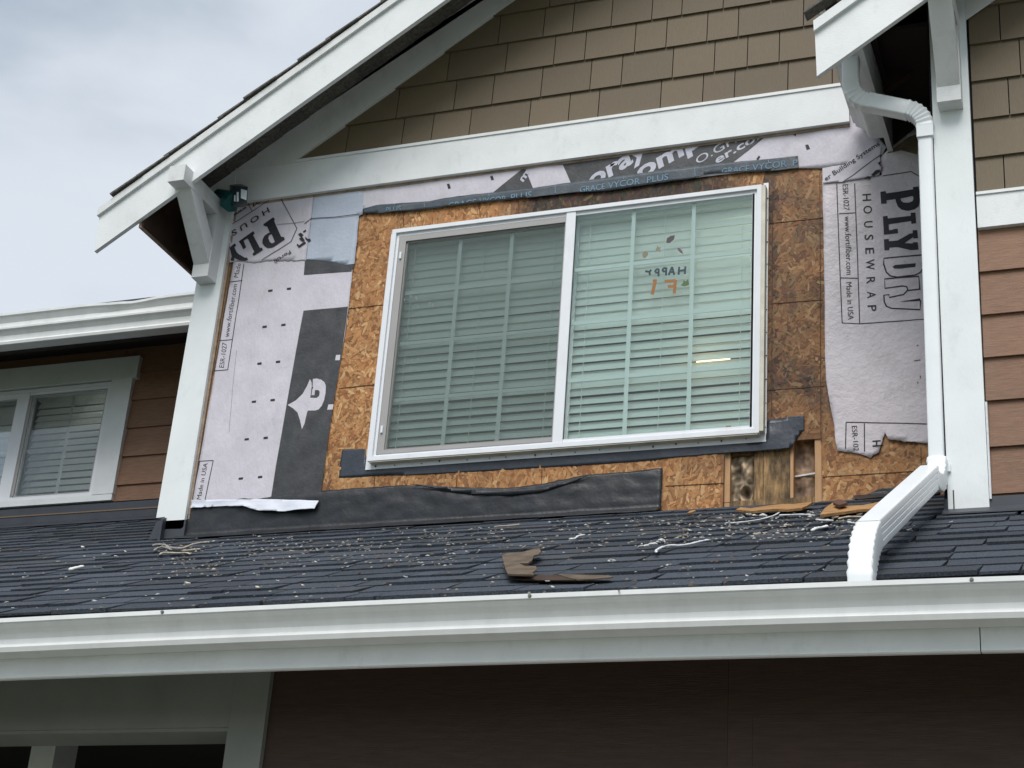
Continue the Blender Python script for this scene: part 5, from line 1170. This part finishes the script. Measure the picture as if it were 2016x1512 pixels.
cord('caulk_strip', z84([(540, 1000), (620, 1003), (690, 995), (800, 948), (900, 922), (1010, 905), (1110, 900)]), 0.0045, 'chip_pale', 'long pale strip on the roof below the left corner board')
cord('caulk_strip', z84([(290, 1105), (330, 1080), (400, 1072), (500, 1080), (640, 1078), (740, 1078), (790, 1098)]), 0.0042, 'chip_pale', 'lower bent pale strip on the roof below the left corner board')
cord('caulk_strip', z84([(170, 960), (260, 940), (380, 950), (440, 985), (560, 1005)]), 0.0060, 'grey_strip', 'dull grey twisted strip below the left corner board')
cord('caulk_strip', z84([(200, 1040), (240, 1005), (330, 985), (420, 1000), (480, 1030)]), 0.0055, 'grey_strip', 'grey looped strip below the foot of the left corner board')
cord('caulk_strip', pxs([(405, 541), (440, 538), (465, 522), (510, 512)], 1000, 900, 3.36), 0.0042, 'caulk', 'short white hooked strip above the torn board')
cord('caulk_strip', cz([(468, 188), (540, 180), (620, 176), (722, 164)]), 0.0045, 'chip_pale', 'short pale strip under the long black paper')
cord('caulk_strip', pxs([(1460, 440), (1500, 436), (1570, 424), (1620, 415)], 1000, 900, 3.36), 0.003, 'caulk', 'faint white strip near the clump below the splintered plank') if False else None
cord('caulk_strip', z84([(680, 1042), (760, 1040), (840, 1030), (960, 1018)]), 0.0065, 'chip_pale', 'thick pale strip between the two long pale strips at the left')
cord('caulk_strip', pxs([(1040, 770), (1090, 752), (1160, 735), (1230, 720)], 0, 1020, 7.56), 0.0095, 'chip_white', 'fat white strip alone on the left part of the roof')
cord('caulk_strip', pxs([(1480, 505), (1560, 480), (1600, 492)], 1000, 900, 3.36), 0.003, 'chip_pale', 'x') if False else None
cord('caulk_strip', z72([(1430, 1330), (1480, 1300), (1580, 1282), (1650, 1265)]), 0.006, 'chip_white', 'broad white strip below the split orange plank')
cord('caulk_strip', z72([(1480, 1172), (1560, 1182), (1660, 1185), (1730, 1192)]), 0.006, 'chip_white', 'flat white strip between the planks and the downspout')
def clump(pts, lbl, r=0.008):
    bm = bmesh.new()
    for i, (a, b) in enumerate(pts):
        p = RP(a, b, 0.02); M = Matrix.Translation(p+RN*random.uniform(0, .006)) @ Matrix.Rotation(random.uniform(0, 3), 4, 'Z') @ Matrix.Diagonal((random.uniform(1, 2.0), random.uniform(.6, 1.1), random.uniform(.4, .9), 1))
        bmesh.ops.create_icosphere(bm, subdivisions=1, radius=r*random.uniform(.7, 1.2), matrix=M)
    for v in bm.verts: v.co += Vector([noise.noise(v.co*90+Vector((k*7, 0, 0))) for k in range(3)])*r*.5
    tag(finish('caulk_clump', bm, 'chip_white'), lbl, 'caulk clump')
clump(z72([(430, 1150), (470, 1160), (520, 1118), (560, 1130), (610, 1120), (650, 1130), (700, 1135), (745, 1130)]), 'white crumpled clump below the splintered plank')
clump(z72([(1400, 1140), (1430, 1120), (1455, 1135), (1430, 1085)]), 'small white clump at the right end of the straight caulk strip', 0.007)
clump(z10([(10, 745), (50, 735), (110, 715), (150, 690), (200, 665), (240, 650), (290, 705), (-200, 770), (-150, 765), (-90, 758)]), 'white ragged clump at the end of the long curved strip')
clump(pxs([(670, 690), (690, 686), (700, 695)], 1000, 900, 3.36), 'tiny white clump near the eave right of the torn board', 0.006)

# chips one can count, copies of a few shapes
chips = []
for v in range(6):
    bm = bmesh.new(); rs_ = random.Random(100+v); n = rs_.randint(5, 7)
    top = []; 
    P = [(cos(2*pi*k/n+rs_.uniform(-.3, .3))*rs_.uniform(.6, 1), sin(2*pi*k/n+rs_.uniform(-.3, .3))*rs_.uniform(.35, .7)) for k in range(n)]
    P = sorted(P, key=lambda q: math.atan2(q[1], q[0]))
    addprism(bm, [(a, b, 0.25+0.25*a*a+rs_.uniform(0, .1)) for a, b in P], [(a, b, 0.05+0.2*a*a) for a, b in P]); bmesh.ops.recalc_face_normals(bm, faces=bm.faces)
    me = bpy.data.meshes.new('debris_chip'); bm.to_mesh(me); bm.free(); chips.append(me)
CH = {}
for mm in ('chip_pale', 'chip_white', 'chip_brown'):
    for i, me in enumerate(chips): c = me.copy(); c.materials.append(MATS[mm]); CH[(mm, i)] = c
LB = {'chip_pale': ('pale tan chip lying among the debris on the dark roof', 'pale tan chips strewn on the roof'), 'chip_white': ('white paint chip lying among the debris on the dark roof', 'white paint chips strewn on the roof'), 'chip_brown': ('brown bark chip lying among the debris on the dark roof', 'brown chips strewn on the roof')}
def put_chip(px, py, size, mm, rot=None):
    p = RP(px, py, 0.017); o = bpy.data.objects.new('debris_chip', CH[(mm, random.randrange(6))]); COL.objects.link(o)
    z = RN; xx = Vector((1, 0, 0)); yy = z.cross(xx)
    R3 = Matrix((xx, yy, z)).transposed().to_4x4() @ Matrix.Rotation(random.uniform(-.7, .7) if rot is None else rot, 4, 'Z') @ Matrix.Rotation(random.uniform(-.35, .35), 4, 'Y')
    o.matrix_world = Matrix.Translation(p) @ R3 @ Matrix.Diagonal((size, size*random.uniform(.6, 1.1), size*random.uniform(.5, 1), 1)); WORLD[o] = o.matrix_world.copy()
    l, g = LB[mm]; big = 'larger ' if size > 0.0125 else ''
    zone = 'left of the left corner board' if px < 300 else 'just right of the left corner board' if px < 480 else 'below the left part of the black paper' if px < 700 else 'below the middle of the black paper' if px < 960 else 'above the torn board' if px < 1180 and py < 1085 else 'near the torn board' if px < 1250 else 'around the long curved caulk strip' if px < 1420 else 'below the opened studs' if px < 1600 else 'between the split plank and the downspout' if px < 1850 else 'under the right corner board'
    tag(o, big + {'chip_pale': 'pale tan', 'chip_white': 'white', 'chip_brown': 'dark brown'}[mm] + ' chip on the roof ' + zone, 'debris chip', g)
placed = [(163, 1078, .014, 'chip_white'), (205, 1091, .014, 'chip_white'), (228, 1095, .013, 'chip_white'), (247, 1086, .013, 'chip_white'), (114, 1106, .012, 'chip_pale'), (54, 1135, .011, 'chip_white'), (46, 1137, .008, 'chip_white'), (132, 1163, .010, 'chip_white'), (175, 1161, .008, 'chip_white'), (187, 1184, .014, 'chip_white'), (25, 1197, .010, 'chip_white'),
          (370, 1150, .018, 'chip_pale'), (246, 1129, .009, 'chip_white'), (298, 1118, .009, 'chip_white'), (368, 1177, .007, 'chip_pale'), (507, 1157, .016, 'chip_pale'), (596, 1153, .012, 'chip_pale'), (575, 1085, .017, 'chip_pale'), (551, 1083, .010, 'chip_pale'), (634, 1080, .014, 'chip_pale'), (655, 1095, .011, 'chip_pale'), (685, 1116, .008, 'chip_white'), (894, 1091, .013, 'chip_pale'), (862, 1096, .007, 'chip_brown'), (828, 1108, .007, 'chip_white'), (723, 1082, .012, 'chip_pale'), (708, 1130, .016, 'chip_brown'), (553, 1120, .008, 'chip_white'), (598, 1131, .008, 'chip_white'),
          (1031, 1077, .012, 'chip_pale'), (1000, 1035+30, .010, 'chip_white'), (1060, 1024+42, .007, 'chip_brown'), (1111, 1028, .009, 'chip_white'), (1160, 1031, .010, 'chip_pale'), (1238, 1022, .012, 'chip_pale'), (1258, 1030, .011, 'chip_brown'), (1178, 1047, .009, 'chip_white'), (1200, 1058, .016, 'chip_brown'), (1220, 1053, .011, 'chip_pale'), (1160, 1079, .007, 'chip_white'), (1205, 1106, .012, 'chip_white'), (1349, 1043, .015, 'chip_pale'), (1381, 1040, .013, 'chip_pale'), (1490, 1053, .020, 'chip_pale'), (1515, 1060, .012, 'chip_white'), (1540, 1058, .009, 'chip_pale'), (1435, 1057, .018, 'chip_pale'), (1444, 1060, .012, 'chip_pale'), (1480, 1055, .010, 'chip_pale'), (1512, 1084, .010, 'chip_pale'), (1485, 1096, .009, 'chip_white'), (1588, 1088, .008, 'chip_white'), (1603, 1090, .006, 'chip_white'), (1651, 1054, .018, 'chip_pale'), (1661, 1046, .017, 'chip_pale'), (1674, 1055, .008, 'chip_pale'), (1644, 1020, .018, 'chip_pale'), (1692, 1014, .016, 'chip_pale'), (1722, 1015, .012, 'chip_pale'), (1730, 1021, .012, 'chip_pale'), (1657, 1028, .016, 'chip_pale'), (1310, 1021, .012, 'chip_brown'), (1320, 1024, .009, 'chip_brown'), (1340, 1026, .010, 'chip_white'), (1385, 1027, .016, 'chip_white'), (1415, 1021, .014, 'chip_pale'), (1732, 1016, .010, 'chip_white'), (1872, 1028, .008, 'chip_white'), (1418, 1021, .012, 'chip_white'), (1420, 1125, .006, 'chip_white'), (1470, 1134, .007, 'chip_white')]
for a, b, s, mm in placed: put_chip(a, b, s*0.9, mm)
random.seed(5)
def roof_px(lo, hi, t0, t1):
    px = random.uniform(lo, hi); jl = 1062-0.047*(px-310) if px < 1830 else 1025; ll = 1214-0.0415*px; return px, jl+(ll-jl)*random.uniform(t0, t1)
for i in range(150):
    r = random.random()
    if r < 0.30: px, py = roof_px(330, 900, 0.03, 0.45)
    elif r < 0.45: px, py = roof_px(900, 1350, 0.02, 0.5)
    elif r < 0.66: px, py = roof_px(1350, 1790, 0.03, 0.4)
    else: px, py = roof_px(20, 1650, 0.1, 0.95)
    put_chip(px, py, random.uniform(0.0035, 0.011), random.choice(('chip_pale', 'chip_pale', 'chip_white', 'chip_white', 'chip_brown')))
vs, fs, cs = [], [], []
for i in range(2300):
    r = random.random()
    if r < 0.34: px, py = roof_px(310, 900, 0.0, 0.55)
    elif r < 0.5: px, py = roof_px(900, 1350, 0.0, 0.4)
    elif r < 0.80: px, py = roof_px(1330, 1800, 0.0, 0.42)
    else: px, py = roof_px(0, 1650, 0.0, 1.0)
    if noise.noise(Vector((px*.012, py*.03, 2))) < random.uniform(-.5, .25): continue
    p = RP(px, py, 0.014+random.uniform(0, .004)); s = random.uniform(0.0012, 0.0045)
    a = random.uniform(0, pi); u = Vector((cos(a), sin(a)*.9, sin(a)*.45))*s*random.uniform(1, 2.6); v = Vector((-sin(a), cos(a)*.9, cos(a)*.45))*s
    k = len(vs); vs += [tuple(p-u-v), tuple(p+u-v*.6), tuple(p+u*.7+v), tuple(p-u*.8+v), tuple(p+RN*s*.9)]; fs += [(k, k+1, k+4), (k+1, k+2, k+4), (k+2, k+3, k+4), (k+3, k, k+4)]
    c = random.choice(((.26, .225, .16), (.30, .27, .22), (.15, .125, .085), (.42, .41, .38), (.13, .07, .04))); cs += [(*c, 1)]*12
me = bpy.data.meshes.new('debris_crumbs'); me.from_pydata(vs, [], fs); ca = me.color_attributes.new('tone', 'FLOAT_COLOR', 'CORNER'); ca.data.foreach_set('color', [q for c in cs for q in c])
tag(link('debris_crumbs', me, m='crumb'), kind='stuff')
